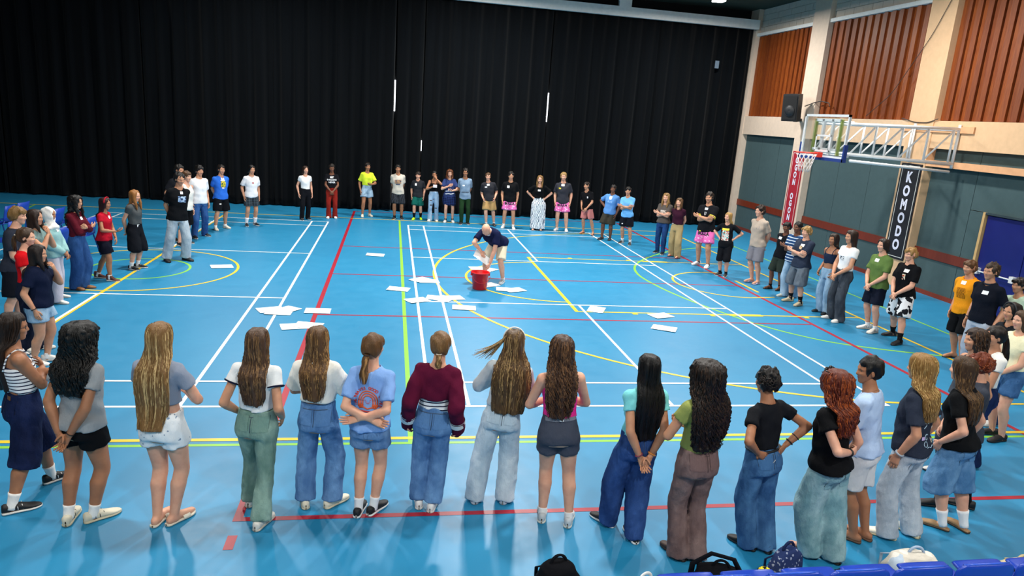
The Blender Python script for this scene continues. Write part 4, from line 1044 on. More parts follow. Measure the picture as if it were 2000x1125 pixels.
def put_shoes(p, root, sh):
    kind, up, so = sh['kind'], sh['up'], sh.get('sole', 'e8e6e0'); L = .152 * p.H / .95 * (1.07 if kind in ('sneaker', 'hightop') else 1)
    parts = shoe_parts(L, kind)
    for s in (1, -1):
        M_ = rz(p.fyaw[s]); o3 = p.ank[s] * np.array([1, 1, 0])
        tr = lambda v: v @ M_.T + o3
        nm = {'slide': 'sandal', 'flipflop': 'flip_flop', 'clog': 'clog'}.get(kind, 'shoe')
        main = 'upper' if 'upper' in parts else 'strap'
        v, f = parts[main]; a = MB().add(tr(v), f).build(nm, plain(up, .6, name='shoe_upper'), root)
        if main == 'strap': a.modifiers.new('t', 'SOLIDIFY').thickness = .006
        v, f = parts['sole']; MB().add(tr(v), f).build('sole', plain(so, .6, name='shoe_sole'), a)
        if sh.get('trim') and main == 'upper':
            v, f = parts['upper']; 
            mbt = MB()
            for t in (-.05, .07, .19):
                pts = [np.array((x * L, (t + .05 * abs(x) / .12) * L, z * L)) for x, z in ((-.132, .12), (-.125, .2), (-.09, .262))]; mbt.add(*tube(tr(np.array(pts)), .011 * L, 5))
                pts = [np.array((-q[0], q[1], q[2])) for q in pts]; mbt.add(*tube(tr(np.array(pts)), .011 * L, 5))
            mbt.build('stripe', plain(sh['trim'], .5), a)
        if kind in ('sneaker', 'hightop'):
            mbl = MB()
            for t in (.14, .2, .26, .32): 
                zt = np.interp(t * L, np.array([.10, .20, .30, .42]) * L, np.array([.272, .252, .213, .173]) * L)
                mbl.add(*tube(tr(np.array([(-.06 * L, t * L, zt - .012 * L), (0, t * L, zt + .008 * L), (.06 * L, t * L, zt - .012 * L)])), .010 * L, 5))
            mbl.build('laces', plain(sh.get('lace', 'f0efec'), .7), a)
    if sh.get('sock'):
        sc, sz = sh['sock'], sh.get('sockz', .095)
        for s in (1, -1):
            k, an = p.knee[s], p.ank[s]; u = unit(k - an); pts, rr = [], []
            for z in np.linspace(.0, sz, 7):
                pts.append(an + u * (z - .02) * p.H); t = z / .236
                rr.append(np.interp(t, [0, .2, .4, .68, .9], [.0235, .0235, .031, .0385, .035]) * p.H)
            c = np.array(pts); c[:, 1] -= np.interp(np.linspace(0, sz, 7) / .236, [0, .3, .7, 1], [0, .003, .0085, .003]) * p.H
            MB().add(*tube(c, rr, 14)).build('sock', cloth(sc) if not sh.get('sockpat') else sh['sockpat'], root)

CLN = {'tee': 't_shirt', 'long': 'sweater', 'tank': 'tank_top', 'tube': 'crop_top'}
def make_person(k, sp):
    p = joints(k, sp); root = build_body(p, sp.get('skin', 'light'), bool(sp.get('shoes')) and sp['shoes']['kind'] in ('slide', 'flipflop'))
    root.location = p.loc; root.rotation_euler = (0, 0, p.rot)
    tag(root, sp['label'], 'person', sp.get('group'))
    out = Person(); out.p = p; out.root = root
    if sp.get('bot'):
        b = sp['bot']; V, F_, f = build_bottom(p, b); nm = b.get('name') or {'shorts': 'shorts', 'skirt': 'skirt'}.get(b['kind'], 'trousers')
        out.bo = MB().add(V, F_).build(nm, b['mat'], root); out.bf = f
    if sp.get('top'):
        t = sp['top']; V, F_, f = build_top(p, t)
        out.to = MB().add(V, F_).build(t.get('name') or CLN[t['kind']], t['mat'], root); out.tf = f
        if t['kind'] == 'tube' or t.get('straps'):
            zt = t.get('top', .836)
            for s in (1, -1):
                pts = [p.T(s * .05, .060, zt - .015), p.T(s * .055, .05, .79), p.T(s * .058, 0, .834), p.T(s * .055, -.05, .80), p.T(s * .045, -.072, zt - .015)]
                tt_ = np.linspace(0, 4, 17); q = np.stack([np.interp(tt_, range(5), np.array(pts)[:, i]) for i in range(3)], 1); q[1:-1] = (q[:-2] + q[1:-1] * 2 + q[2:]) / 4
                MB().add(*tube(q, .007, 6)).build('strap', t['mat'], out.to)
        if t.get('trimcol') and t['kind'] == 'tee':
            for s in (1, -1):
                c = p.S[s] + (p.E[s] - p.S[s]) * t.get('sl', .62); u = unit(p.E[s] - p.S[s]); a_ = unit(np.cross(u, (0, 1, 0.2))); b_ = np.cross(u, a_); r_ = (t.get('sr', .046) - .005) * p.H * (1 + (p.w - 1) * .8) + .001
                MB().add(*tube([c - u * .006 + (a_ * math.cos(q) + b_ * math.sin(q)) * r_ for q in np.arange(24) * math.pi / 12], .007, 6, closed=True)).build('sleeve_trim', cloth(t['trimcol']), out.to)
    if sp.get('under'):
        V, F_, f = build_top(p, sp['under']); MB().add(V, F_).build('striped_undershirt', sp['under']['mat'], root)
    if sp.get('hair'):
        mb, m = build_hair(p, sp['hair'], [q for q in (getattr(out, 'tf', None), getattr(out, 'bf', None)) if q is not None]); out.ha = mb.build('hair', m, root, True, True)
    if sp.get('shoes'): put_shoes(p, root, sp['shoes'])
    side = sp.get('vis', 1)
    for tg in sp.get('tags', []):
        V, F_ = project_patch(p, out.tf, tg[0], tg[1], tg[2] if len(tg) > 2 else .085, tg[3] if len(tg) > 3 else .055, 1, 4, 4)
        nt_ = MB().add(V, F_).build('name_tag', plain('f2f4fa', .5), root)
    for bn in sp.get('bands', []):
        s, t, c = bn[0], bn[1], bn[2]; w_ = p.E[s] + (p.W[s] - p.E[s]) * t; u = unit(p.W[s] - p.E[s]); a_ = unit(np.cross(u, (0.1, 1, .2))); b_ = np.cross(u, a_); r_ = np.interp(t, [0, .65, 1], [.024, .0205, .0165]) * p.H
        MB().add(*tube([w_ + (a_ * math.cos(q) + b_ * math.sin(q)) * r_ for q in np.arange(20) * math.pi / 10], bn[3] if len(bn) > 3 else .005, 6, closed=True)).build('watch' if len(bn) > 4 else 'wristband', plain(c, .5), root)
    if sp.get('glasses'):
        g = MB(); H_ = lambda q: (np.array(q) * p.hh) @ p.hR.T + p.hc
        for s in (-1, 1):
            g.add(*tube(H_([(s * .135 + .09 * math.cos(q), .355 - .02 * abs(math.cos(q)), .0 + .07 * math.sin(q)) for q in np.arange(16) * math.pi / 8]), .010 * p.hh * 1.2, 5, closed=True)); g.add(*tube(H_([(s * .22, .335, .02), (s * .33, .1, .02), (s * .345, -.03, .0)]), .010 * p.hh, 5))
        g.add(*tube(H_([(-.05, .37, .01), (.05, .37, .01)]), .010 * p.hh, 5)); g.build('glasses', plain(sp['glasses'], .3), root)
    return out

# ------------------------------------------------------------------ who stands where (x, y, facing, height, lean, feet) and what they wear
POS = {
  'B1':(-4.89,7.46,-45,1.83,-0.09,0.05,0.17,-0.07,-0.17,0.07), 'B2':(-5.22,9.21,-30,1.69,-0.07,0.07,0.17,0.07,-0.17,-0.07), 'B3':(-5.48,9.73,-35,1.78,-0.05,0.04,0.10,-0.00,-0.10,0.00),
  'B4':(-5.12,10.23,-48,1.74,-0.02,0.01,0.17,0.07,-0.17,-0.07), 'B5':(-4.91,11.46,-50,1.67,-0.03,0.02,0.17,0.07,-0.17,-0.07), 'B6':(-4.29,12.20,-60,1.64,-0.03,0.01,0.12,0.01,-0.12,-0.01),
  'B7':(-3.03,13.63,-65,1.58,-0.01,0.00,0.11,0.07,-0.11,-0.07), 'B8':(-2.30,14.15,-85,1.63,0.01,-0.00,0.09,0.02,-0.09,-0.02), 'B9':(-1.29,14.78,-75,1.69,-0.01,0.00,0.13,0.07,-0.13,-0.07),
  'B10':(-0.30,14.53,-90,1.70,0.04,-0.00,0.11,0.03,-0.11,-0.03), 'B11':(0.31,14.61,-95,1.51,0.02,0.00,0.10,0.07,-0.10,-0.07), 'B12':(0.80,14.45,-95,1.58,0.01,0.00,0.10,0.04,-0.10,-0.04),
  'B13':(1.30,14.35,-92,1.66,0.04,-0.00,0.11,0.03,-0.11,-0.03), 'B14':(1.77,14.08,-93,1.74,0.05,-0.00,0.10,0.03,-0.10,-0.03), 'B15':(2.57,13.99,-100,1.65,0.14,0.00,0.12,0.06,-0.12,-0.06),
  'B16':(3.10,13.64,-100,1.75,0.02,0.00,0.15,-0.03,-0.15,0.03), 'B17':(4.00,13.53,-105,1.70,0.02,0.00,0.10,0.00,-0.10,-0.00), 'B18':(4.79,13.58,-108,1.83,0.06,0.00,0.15,-0.02,-0.15,0.02),
  'B19':(5.54,13.15,-125,1.61,0.14,0.07,0.17,-0.02,-0.17,0.02), 'B20':(5.84,12.24,-128,1.65,-0.08,-0.03,0.11,0.06,-0.11,-0.06), 'B21':(6.29,11.67,-125,1.66,0.08,0.02,0.13,-0.04,-0.13,0.04),
  'B22':(6.84,10.37,-130,1.67,-0.01,-0.00,0.10,-0.07,-0.10,0.07), 'B23':(7.09,9.93,-135,1.60,0.03,0.01,0.11,-0.07,-0.11,0.07), 'B24':(7.40,8.82,-140,1.90,0.03,0.01,0.17,-0.07,-0.17,0.07),
  'R1':(7.45,7.76,-135,1.54,0.04,0.01,0.08,-0.02,-0.08,0.02), 'R2':(7.90,7.06,-160,1.82,0.06,0.05,0.10,-0.01,-0.10,0.01), 'R3':(8.09,6.48,-155,1.55,-0.06,-0.04,0.09,0.05,-0.09,-0.05),
  'R4':(8.05,5.82,-160,1.65,0.01,0.01,0.06,0.07,-0.06,-0.07), 'R5':(7.87,5.28,-165,1.64,-0.02,-0.02,0.17,-0.04,-0.17,0.04), 'R6':(8.08,4.57,-165,1.61,0.02,0.01,0.09,-0.01,-0.09,0.01),
  'R7':(8.00,4.06,-175,1.77,-0.03,-0.03,0.12,-0.01,-0.12,0.01), 'R8':(8.29,3.41,-172,1.73,0.02,0.02,0.12,-0.03,-0.12,0.03), 'R9':(8.39,2.87,-172,1.68,0.00,0.00,0.23,-0.16,-0.23,0.16),
  'R10':(8.75,1.85,-172,1.67,0.06,0.04,0.12,-0.06,-0.12,0.06), 'R11':(8.36,1.12,-172,1.78,0.02,0.01,0.13,-0.04,-0.13,0.04), 'R12':(8.76,0.85,180,1.61,0.08,0.08,0.10,-0.04,-0.10,0.04),
  'R13':(7.13,-0.52,180,1.59,0.00,0.00,0.09,0.00,-0.09,0.02), 'R14':(6.82,-0.97,175,1.61,0.00,0.00,0.09,0.00,-0.09,0.02), 'R15':(5.89,-1.57,165,1.59,0.00,0.00,0.09,0.00,-0.09,0.02),
  'R16':(5.36,-1.87,165,1.65,0.00,0.00,0.09,0.00,-0.09,0.02), 'R17':(4.92,-2.42,150,1.57,0.00,0.00,0.06,-0.14,-0.06,0.14), 'R18':(4.62,-2.77,118,1.62,-0.04,0.14,0.08,-0.06,-0.08,0.06),
  'R19':(4.02,-2.84,122,1.69,-0.02,0.06,0.12,-0.06,-0.12,0.06), 'R20':(3.59,-2.87,128,1.65,-0.02,0.12,0.06,-0.03,-0.06,0.03), 'R21':(3.09,-3.10,112,1.63,-0.05,0.08,0.06,-0.07,-0.06,0.07),
  'N12':(2.59,-2.94,108,1.58,-0.06,0.07,0.06,-0.04,-0.06,0.04), 'N11':(1.93,-3.02,102,1.69,-0.01,0.01,0.06,-0.03,-0.06,0.03), 'N10':(1.49,-2.63,98,1.61,0.08,-0.05,0.06,-0.13,-0.06,0.13),
  'N9':(0.96,-2.44,88,1.68,-0.06,0.01,0.11,-0.04,-0.11,0.04), 'N8':(0.43,-2.08,82,1.62,0.12,-0.00,0.14,0.01,-0.14,-0.01), 'N7':(-0.15,-2.16,80,1.61,0.06,0.01,0.06,-0.02,-0.06,0.02),
  'N6':(-0.66,-2.23,78,1.61,0.02,0.00,0.06,0.02,-0.06,-0.02), 'N5':(-1.07,-2.09,76,1.62,-0.02,-0.01,0.11,0.02,-0.11,-0.02), 'N4':(-1.57,-2.21,76,1.63,0.02,0.01,0.11,-0.16,-0.11,0.16),
  'N3':(-2.25,-2.29,74,1.69,0.00,0.00,0.06,0.02,-0.06,-0.02), 'N2':(-2.90,-2.23,68,1.66,0.04,0.04,0.08,0.04,-0.08,-0.04), 'N1':(-3.42,-1.84,40,1.62,-0.01,-0.06,0.16,-0.19,-0.16,0.19),
  'L1':(-4.77,1.37,5,1.50,-0.01,0.03,0.07,-0.05,-0.07,0.05), 'L2':(-5.08,1.81,5,1.62,-0.01,0.02,0.06,-0.06,-0.06,0.06), 'L3':(-5.79,2.85,0,1.71,-0.06,0.13,0.12,-0.01,-0.12,0.01),
  'L4':(-5.75,3.32,0,1.61,-0.05,0.10,0.10,-0.01,-0.10,0.01), 'L5':(-5.78,4.24,0,1.52,0.02,-0.05,0.17,0.07,-0.17,-0.07), 'L6':(-5.76,5.00,-8,1.62,-0.00,0.01,0.06,-0.04,-0.06,0.04),
  'L7':(-5.62,5.71,-8,1.50,-0.02,0.05,0.08,0.15,-0.08,-0.15), 'L8':(-5.41,6.64,-15,1.54,-0.02,0.03,0.10,-0.00,-0.10,0.00), 'M':(1.60,6.35,-115,1.77,0.00,0.00,0.21,-0.08,-0.21,0.08)}

def tee(m, **k): d = dict(kind='tee', mat=m if not isinstance(m, str) else cloth(m)); d.update(k); return d
def jeans(c, c2=None, cut='straight', **k): d = dict(kind='pants', cut=cut, mat=cloth(c, 'denim', c2 or c), name='jeans'); d.update(k); return d
def pants(c, cut='straight', **k): d = dict(kind='pants', cut=cut, mat=c if not isinstance(c, str) else cloth(c), name='trousers'); d.update(k); return d
def shorts(m, ln=.40, **k): d = dict(kind='shorts', mat=m if not isinstance(m, str) else cloth(m), len=ln); d.update(k); return d
def snk(up='e9e7e1', sole='dedad0', sock=None, sockz=.085, **k): d = dict(kind='sneaker', up=up, sole=sole, sock=sock, sockz=sockz); d.update(k); return d
def foot(kind, up, sole, **k): d = dict(kind=kind, up=up, sole=sole); d.update(k); return d
BLK, BRN, DBR, BLD, GIN = ('0d0a09', '241a16'), ('3a2416', '6e4a2c'), ('20140d', '3c281a'), ('8a6636', 'd2ac6c'), ('6a2410', 'b2561f')
def hair(st, c, **k): return (st, c[0], c[1], k)
BOX = dict(loose=(.092, .069), sl=.74, sr=.047, hem=.475, ease=.009)          # boxy boys' tee
FIT = dict(ease=.009, sl=.42, sr=.040)
bulla = cloth('e86fb4', 'floral', 'f7c9e2', sc=14)
JD, JM, JL, JX = ('1c3357', '2f4d78'), ('5079ae', '749fce'), ('85aaca', 'b0cce2'), ('b9d0e0', 'd8e6ef')
SP = {}
# near row, seen from behind, left to right
SP['N1'] = dict(label='person in striped strappy crop top and long dark denim shorts at the left edge', skin='tan', w=1.05, arms=('crossed', 'crossed'), yaw=12, hair=hair('long', DBR, len=.52, wid=.95), glasses='15151a',
    top=dict(kind='tube', hem=.605, top=.745, ease=.008, mat=cloth('eef0f3', 'stripes', '1c2440', sc=.030), straps=1), bot=shorts(cloth('141d3c', 'denim', '1f2c54'), .56, leg=.068, ease=.012, name='denim_shorts'), shoes=snk('101114', 'e8e4dc', 'eceae6', .085, trim='e8e6e2'), toe=(10, 10))
SP['N2'] = dict(label='person with big curly black hair, grey t-shirt and black shorts, hands clasped behind', skin='tan', w=1.05, arms='behind', hair=hair('curly', ('050505', '14110f'), len=.42, vol=1.3, wid=1.15, curl=.06, locks=150, rough=.016),
    top=tee('8f959a', hem=.50, sl=.5, sr=.043, ease=.012), bot=shorts('0d0e11', .20, leg=.064, waist=.59), shoes=snk('cfc9b4', 'bfb79c', 'f0f0ee', .07, trim='15171c'), bands=[(1, .93, '121212', .004)], toe=28)
SP['N3'] = dict(label='person with very long straight blonde hair and white flowered shorts', skin='fair', w=1.02, arms='fronthi', hair=hair('long', ('7a5830', 'e6c68c'), len=.69, wid=1.35, drift=-.12, locks=230, lockr=.017, curl=.006, rough=.004),
    top=tee('8b95a8', hem=.625, sl=.5, sr=.042, ease=.008), bot=shorts(cloth('e9edf0', 'specks', '7f94ad', sc=26), .17, leg=.066, waist=.585), shoes=foot('slide', 'e4ddcb', 'ddd6c4'), toe=(20, 4))
SP['N4'] = dict(label='person in white ringer t-shirt and faded green flared jeans stepping forward', skin='light', arms='pocket', hair=hair('long', ('4a3322', 'a07a50'), len=.50, wid=1.08, curl=.018, locks=150),
    top=tee('edf0f1', hem=.592, sl=.40, sr=.043, ease=.010, trimcol='141a33'), bot=jeans('6d8f84', '9ab8ac', 'flare', waist=.59, len=.95), shoes=snk('dcdad2', 'c6c2b6'), toe=6)
SP['N5'] = dict(label='person with wavy brown hair, cropped white t-shirt and mid-blue wide jeans', skin='light', arms='fronthi', hair=hair('long', ('5c4026', 'b98e58'), len=.50, wid=1.1, curl=.02, locks=150),
    top=tee('eceae2', hem=.61, sl=.8, sr=.054, loose=(.092, .068)), bot=jeans(*JM, 'wide', waist=.60, len=.945), shoes=snk('e2dcc6', 'cfc6ac'), toe=28)
SP['N6'] = dict(label='person in light blue t-shirt with orange print on the back and denim shorts', skin='fair', w=.94, arms=('behindhi', 'behindhi'), yaw=14, hair=hair('pony', ('5c3e20', 'b0824e'), at=-.16, len=.24, rough=.005, thick=.85),
    top=tee('86aeea', **dict(BOX, hem=.50, loose=(.10, .07), sl=.74)), bot=shorts(cloth('5b82b4', 'denim', '85a8d0'), .22, leg=.064), shoes=snk('16171b', 'e9e9e9', 'eef0f4', .075, lace='16171b'), toe=(22, 2))
SP['N7'] = dict(label='person in cropped maroon sweater with white sleeve bands and blue jeans', skin='fair', arms=((.132, -.005, .505), (.12, -1, 0), (.0, .1, -1), (-1, 0, 0), .6), hair=hair('pony', ('6e4e2a', 'd8b478'), at=-.22, len=.12, rough=.005, thick=.7),
    under=dict(kind='tube', hem=.585, top=.70, ease=.006, mat=cloth('eef0f3', 'stripes', '1c2440', sc=.034)),
    top=dict(kind='long', mat=cloth('5a1230'), hem=.645, ease=.016, loose=(.105, .07), puff=1.3, cuff=1.62, name='sweater', fold=.005, neckr=.05), bot=jeans(*JM, 'wide', waist=.60, len=.93), shoes=snk('e6e6e4', 'dcdcd8'), toe=(4, 12))
SP['N7']['arms'] = (SP['N7']['arms'], SP['N7']['arms'])
SP['N8'] = dict(label='person in pale grey cardigan and very light baggy jeans, hair flying to one side', skin='fair', arms=('fronthi', 'chest'), hair=hair('long', ('50391f', 'd0aa72'), len=.62, wid=1.7, drift=-.05, locks=220),
    top=dict(kind='long', mat=cloth('c3ccd2'), hem=.575, ease=.014, loose=(.09, .068), name='cardigan', puff=1.1), bot=jeans(*JX, 'baggy', waist=.585, fat=.95), toe=(12, 16), shoes=snk('b9c4d0', 'aab4c0'))
SP['N9'] = dict(label='person in bright pink tank top and grey sports shorts', skin='fair', arms='fronthi', hair=hair('curly', ('3a2417', '8a6240'), len=.55, vol=1.08, wid=1.08, curl=.05, locks=220, rough=.010),
    top=dict(kind='tank', mat=cloth('ee2f90'), hem=.585, ease=.007, fold=.002), bot=shorts('454a58', .23, leg=.058, waist=.605, ease=.006, fold=.002), shoes=snk('b7bfc4', 'dcdcd0', 'e8e8e8', .05, trim='8f989e'), toe=(16, -10))
SP['N10'] = dict(label='person with long black hair, aqua t-shirt and wide navy jeans, hands behind the back', skin='light', arms='behind', hipx=.02, hair=hair('long', ('060506', '1d1716'), len=.60, wid=1.25, curl=.012, locks=170),
    top=tee('7fd8dc', hem=.575, **FIT), bot=jeans('264278', '3c5e9c', 'barrel', waist=.59, fat=.94), shoes=snk('15161a', 'e9e9e6'), bands=[(1, .9, 'd8883a', .007), (-1, .9, '7a3348', .006)], toe=(6, 26))
SP['N11'] = dict(label='person in olive green t-shirt and brown flared cargo jeans with long curly hair', skin='light', arms='fronthi', hair=hair('curly', ('150d09', '3f2a1c'), len=.56, vol=1.34, wid=1.15, curl=.06, locks=260, rough=.014),
    top=tee('8f9a55', hem=.575, **FIT), bot=jeans('6e5958', '8e7976', 'flare', waist=.585, fat=1.1), shoes=snk('3a2a22', '2a1e18'), toe=10)
SP['N12'] = dict(label='person with short dark curls, black t-shirt and belted jeans, hands on hips', skin='tan', arms=('hipsback', 'hipsback'), yaw=6, hair=hair('short', ('0c0807', '2a1c15'), rough=.022, top=1.1),
    top=tee('16181d', hem=.585, **dict(FIT, sl=.46)), bot=jeans('365f90', '5787b4', 'baggy', waist=.588, fat=.92), shoes=snk('0e0f12', '17181b'), bands=[(1, .82, '141414', .006), (1, .55, '1a1a1a', .004)], toe=14)
SP['R21'] = dict(label='person with ginger curly hair, black off-shoulder top and very wide pale jeans', skin='fair', arms=('down', 'holdarm'), yaw=-8, hair=hair('curly', ('5a1f0c', 'b85a22'), len=.38, vol=1.22, wid=1.15, curl=.055, locks=200, rough=.013),
    top=tee('0c0d10', hem=.50, sl=.4, sr=.052, loose=(.098, .07), neckr=.06), bot=jeans('7dabb4', 'b2d2d6', 'barrel', waist=.57, fat=1.06), shoes=foot('slide', '1a1412', '17120f'), bands=[(-1, .9, '151515', .009)], toe=12)
SP['R20'] = dict(label='person with short black hair, pale blue t-shirt and white shorts', skin='tan', fem=0, w=.92, arms='front', yaw=-38, hair=hair('short', ('070606', '191413'), rough=.006, top=1.05),
    top=tee('b4cdee', **dict(BOX, hem=.50)), bot=shorts('d9dadc', .40, leg=.062), shoes=foot('slide', '6a4a38', '5a4232'), toe=8)
SP['R19'] = dict(label='person with wavy blonde hair and dark t-shirt with white script on the back', skin='light', arms=((.115, .03, .515), 'linkdown'), hair=hair('long', ('8a6634', 'e0bd7c'), len=.42, wid=1.35, curl=.03, locks=190, vol=1.08),
    top=tee('2a3140', **dict(BOX, hem=.49, loose=(.106, .075))), bot=jeans('b6c2ce', 'd2dbe3', 'wide', waist=.585, fat=1.0), shoes=snk('e8e2cf', 'c9bd98', trim='22242a'), bands=[(-1, .9, '9aa3ae', .010)], toe=(14, 20))
SP['R19']['arms'] = ('down', 'down')
SP['R18'] = dict(label='person in black t-shirt, knee-length denim shorts, white socks and tan clogs', skin='fair', arms=('down', 'pocket'), hair=hair('long', ('3d2a18', '8f6c42'), len=.46, wid=1.25, curl=.014, locks=130),
    top=tee('0e1013', hem=.50, sl=.55, sr=.046, loose=(.092, .068)), bot=shorts(cloth('4f7fae', 'denim', '7ba6cc'), .56, leg=.078, name='denim_shorts'), shoes=foot('clog', '9a7a54', '4a3826', sock='f1f2f3', sockz=.10), bands=[(1, .94, 'c2355e', .008)], toe=16)
SP['R17'] = dict(label='person with short red curls, charcoal t-shirt and pink patterned shorts', skin='fair', fem=0, w=.95, arms='front', hair=hair('short', ('6a2a10', 'c2642c'), rough=.022, top=1.05),
    top=tee('3a3f4a', **BOX), bot=shorts(bulla, .40, leg=.062), shoes=snk('121214', '1a1a1c', '131316', .12), toe=10)
SP['R16'] = dict(label='person with curly brown hair, grey tank top and grey jeans, hand on hip', skin='light', arms=('hips', 'down'), hair=hair('curly', ('2e1e13', '6e4c30'), len=.40, vol=1.06, curl=.04, locks=110, rough=.012),
    top=dict(kind='tank', mat=cloth('4a4f58'), hem=.56, ease=.010), bot=jeans('3c424c', '565d68', 'straight'), shoes=snk('e4e2dc', '22242a', '15161a', .06), toe=10)
SP['R15'] = dict(label='person with dark ponytail, white top and flared navy jeans', skin='light', arms='front', hair=hair('pony', ('150d0a', '3b2418'), at=.08, len=.36, rough=.004), 
    top=tee('eeeee9', hem=.585, **FIT), bot=jeans('16264a', '22386a', 'flare', waist=.59, fat=1.1), shoes=snk('15161a', 'e0deda', trim='e8e8e8'), toe=8)
SP['R14'] = dict(label='person in pale yellow t-shirt and denim shorts at the right edge', skin='fair', arms='front', hair=hair('long', ('46301c', '7a5632'), len=.36), top=tee('f2ecc6', hem=.56, **FIT), bot=shorts(cloth('3a6496', 'denim', '5a86b8'), .28), shoes=snk('141518', '1a1a1c'))
SP['R13'] = dict(label='person with dark hair and a headband standing between the ponytail and the navy polo', skin='light', arms='front', hair=hair('long', ('17100c', '33221a'), len=.34), top=tee('1c2026', hem=.5, **FIT), bot=jeans(*JD), shoes=snk())
SP['R12'] = dict(label='person in mint green t-shirt with short dark hair at the right edge', skin='light', fem=0, arms='front', hair=hair('short', ('1a110c', '3c2a1e'), rough=.012, fringe=.04), top=tee('b4cbb4', **BOX), bot=shorts('22262e', .44), shoes=snk())
# right-hand side of the ring
SP['R11'] = dict(label='person in navy polo shirt and pale grey trousers with blonde-streaked hair', skin='light', fem=0, w=.98, arms='down', hair=hair('short', ('33251b', 'c8a566'), rough=.013, top=1.05), top=tee('10141f', **dict(BOX, hem=.49)), bot=pants('aab4c2', 'straight'), shoes=foot('slide', '1c1a1a', '17171a'), tags=[(-.03, .755)], bands=[(1, .92, '2a1c16', .008)])
SP['R10'] = dict(label='person in orange t-shirt with black print and black shorts', skin='light', fem=0, w=1.0, arms=('down', 'behind'), hair=hair('short', ('5a3a1e', 'a37a48'), rough=.010, fringe=.06), top=tee('f09a1e', **BOX), bot=shorts('101114', .45, leg=.066), shoes=foot('flipflop', '2a2420', '3a2c24'), tags=[(.0, .785)])
SP['R9'] = dict(label='person with blond hair, black t-shirt and black-and-white patterned shorts', skin='fair', fem=0, w=1.05, arms='front', hair=hair('short', ('9a7440', 'e4c88c'), rough=.011, fringe=.05), top=tee('0d0e12', **BOX), bot=shorts(cloth('e6e9ec', 'blobs', '1b1d22', '23262c', 9), .46, leg=.074), shoes=snk('17181b', '1d1e21', '111214', .10), tags=[(-.04, .765)])
SP['R8'] = dict(label='person in olive green t-shirt, navy shorts and white shoes', skin='fair', fem=0, w=.98, arms='front', hair=hair('long', ('1d130e', '3a2a20'), len=.12, wid=.95), top=tee('5f7a41', **BOX), bot=shorts('131929', .40, leg=.066), shoes=snk('eeeae2', 'd9d3c6', 'f2f2f2', .06, trim='16181d'), tags=[(0, .775, .09, .06)])
SP['R7'] = dict(label='person in white t-shirt and dark grey wide jeans with long brown hair', skin='light', arms='front', yaw=4, hair=hair('long', ('2a1a12', '5a3e28'), len=.50), top=tee('eef0f1', hem=.575, **FIT), bot=jeans('3c424b', '565e68', 'wide', waist=.59), shoes=snk('eceae6', 'e2e0da'))
SP['R6'] = dict(label='person in navy crop tank top and light blue jeans', skin='tan', arms='pocket', hair=hair('long', ('26180f', '6a482c'), len=.38), top=dict(kind='tube', mat=cloth('1c2a42'), hem=.635, top=.755, ease=.007, straps=1, name='crop_top'), bot=jeans(*JL, 'wide', waist=.575), shoes=snk('15161a', '1a1b1e'))
SP['R5'] = dict(label='person with blond hair, navy t-shirt and grey denim shorts, arms crossed', skin='fair', fem=0, w=1.1, arms='crossed', hair=hair('short', ('a07c48', 'ecd29a'), rough=.012, fringe=.05), top=tee('2c3547', **BOX), bot=shorts(cloth('5b6672', 'denim', '75818d'), .50, leg=.074), shoes=snk('cfc0a0', 'b9aa8a', '131417', .10), tags=[(-.03, .765)])
SP['R4'] = dict(label='person in blue t-shirt with white stripes and light jeans, arms crossed', skin='brown', fem=0, arms='crossed', hair=hair('short', BLK, rough=.006), top=tee(cloth('1f4372', 'stripes', 'c9d6e4', sc=.062), **BOX), bot=jeans(*JL, 'wide'), shoes=snk('c9ccc4', 'd8d6c8'))
SP['R3'] = dict(label='person in black t-shirt and dark olive shorts beside the striped t-shirt', skin='brown', fem=0, w=.92, arms='behind', hair=hair('short', BLK, rough=.006, fringe=.05), top=tee('12151b', **BOX), bot=shorts('2c352f', .46, leg=.066), shoes=foot('slide', '17181b', '17181b', sock='15161a', sockz=.06), tags=[(.035, .765)])
SP['R2'] = dict(label='person in beige t-shirt, grey shorts and pale slides', skin='fair', fem=0, w=.95, arms='behind', yaw=8, hair=hair('short', ('2a1b12', '58402c'), rough=.014, top=1.05), top=tee('b5a596', **BOX), bot=shorts('7d7c84', .42, leg=.068), shoes=foot('slide', 'b9b4d6', 'aaa6c4'))
SP['R1'] = dict(label='person with blond hair and black t-shirt with colourful print, hands on hips', skin='fair', arms='hips', yaw=16, hair=hair('long', ('a8834a', 'ecd092'), len=.26), top=tee('101217', **dict(BOX, hem=.46)), bot=shorts('14151a', .52, leg=.056), shoes=snk('17181c', 'e8e8e6', '15161a', .06))
# far side of the ring, right to left
SP['B24'] = dict(label='person in black jersey with yellow sleeve stripes and pink shorts, arms crossed', skin='light', fem=0, w=1.08, arms='crossed', yaw=-6, hair=hair('short', ('1f150f', '3e2c20'), rough=.012), top=tee('14151a', **dict(BOX, trimcol='d9cf4a')), bot=shorts(bulla, .36, leg=.067), shoes=snk('eceaea', 'e4e2e0', '17181b', .035), tags=[(0, .785)])
SP['B23'] = dict(label='person in maroon fitted top and loose khaki trousers', skin='fair', arms='behind', hair=hair('long', ('5c4024', 'a67e4c'), len=.26, front=.3), top=tee('351427', hem=.56, **FIT), bot=pants('a8946a', 'baggy', waist=.585), shoes=foot('slide', 'a8323e', '7a2630'), tags=[(.06, .565, .06, .045)])
SP['B22'] = dict(label='person in grey-brown t-shirt and dark blue jeans, arms crossed', skin='fair', arms='crossed', hair=hair('long', ('8a683a', 'd4b070'), len=.34, front=.5, curl=.02), top=tee('57504c', hem=.51, sl=.6, sr=.046, ease=.014), bot=jeans('1b3a6c', '2c5490', 'slim'), shoes=snk('1a1b1f', 'd8d6d0'))
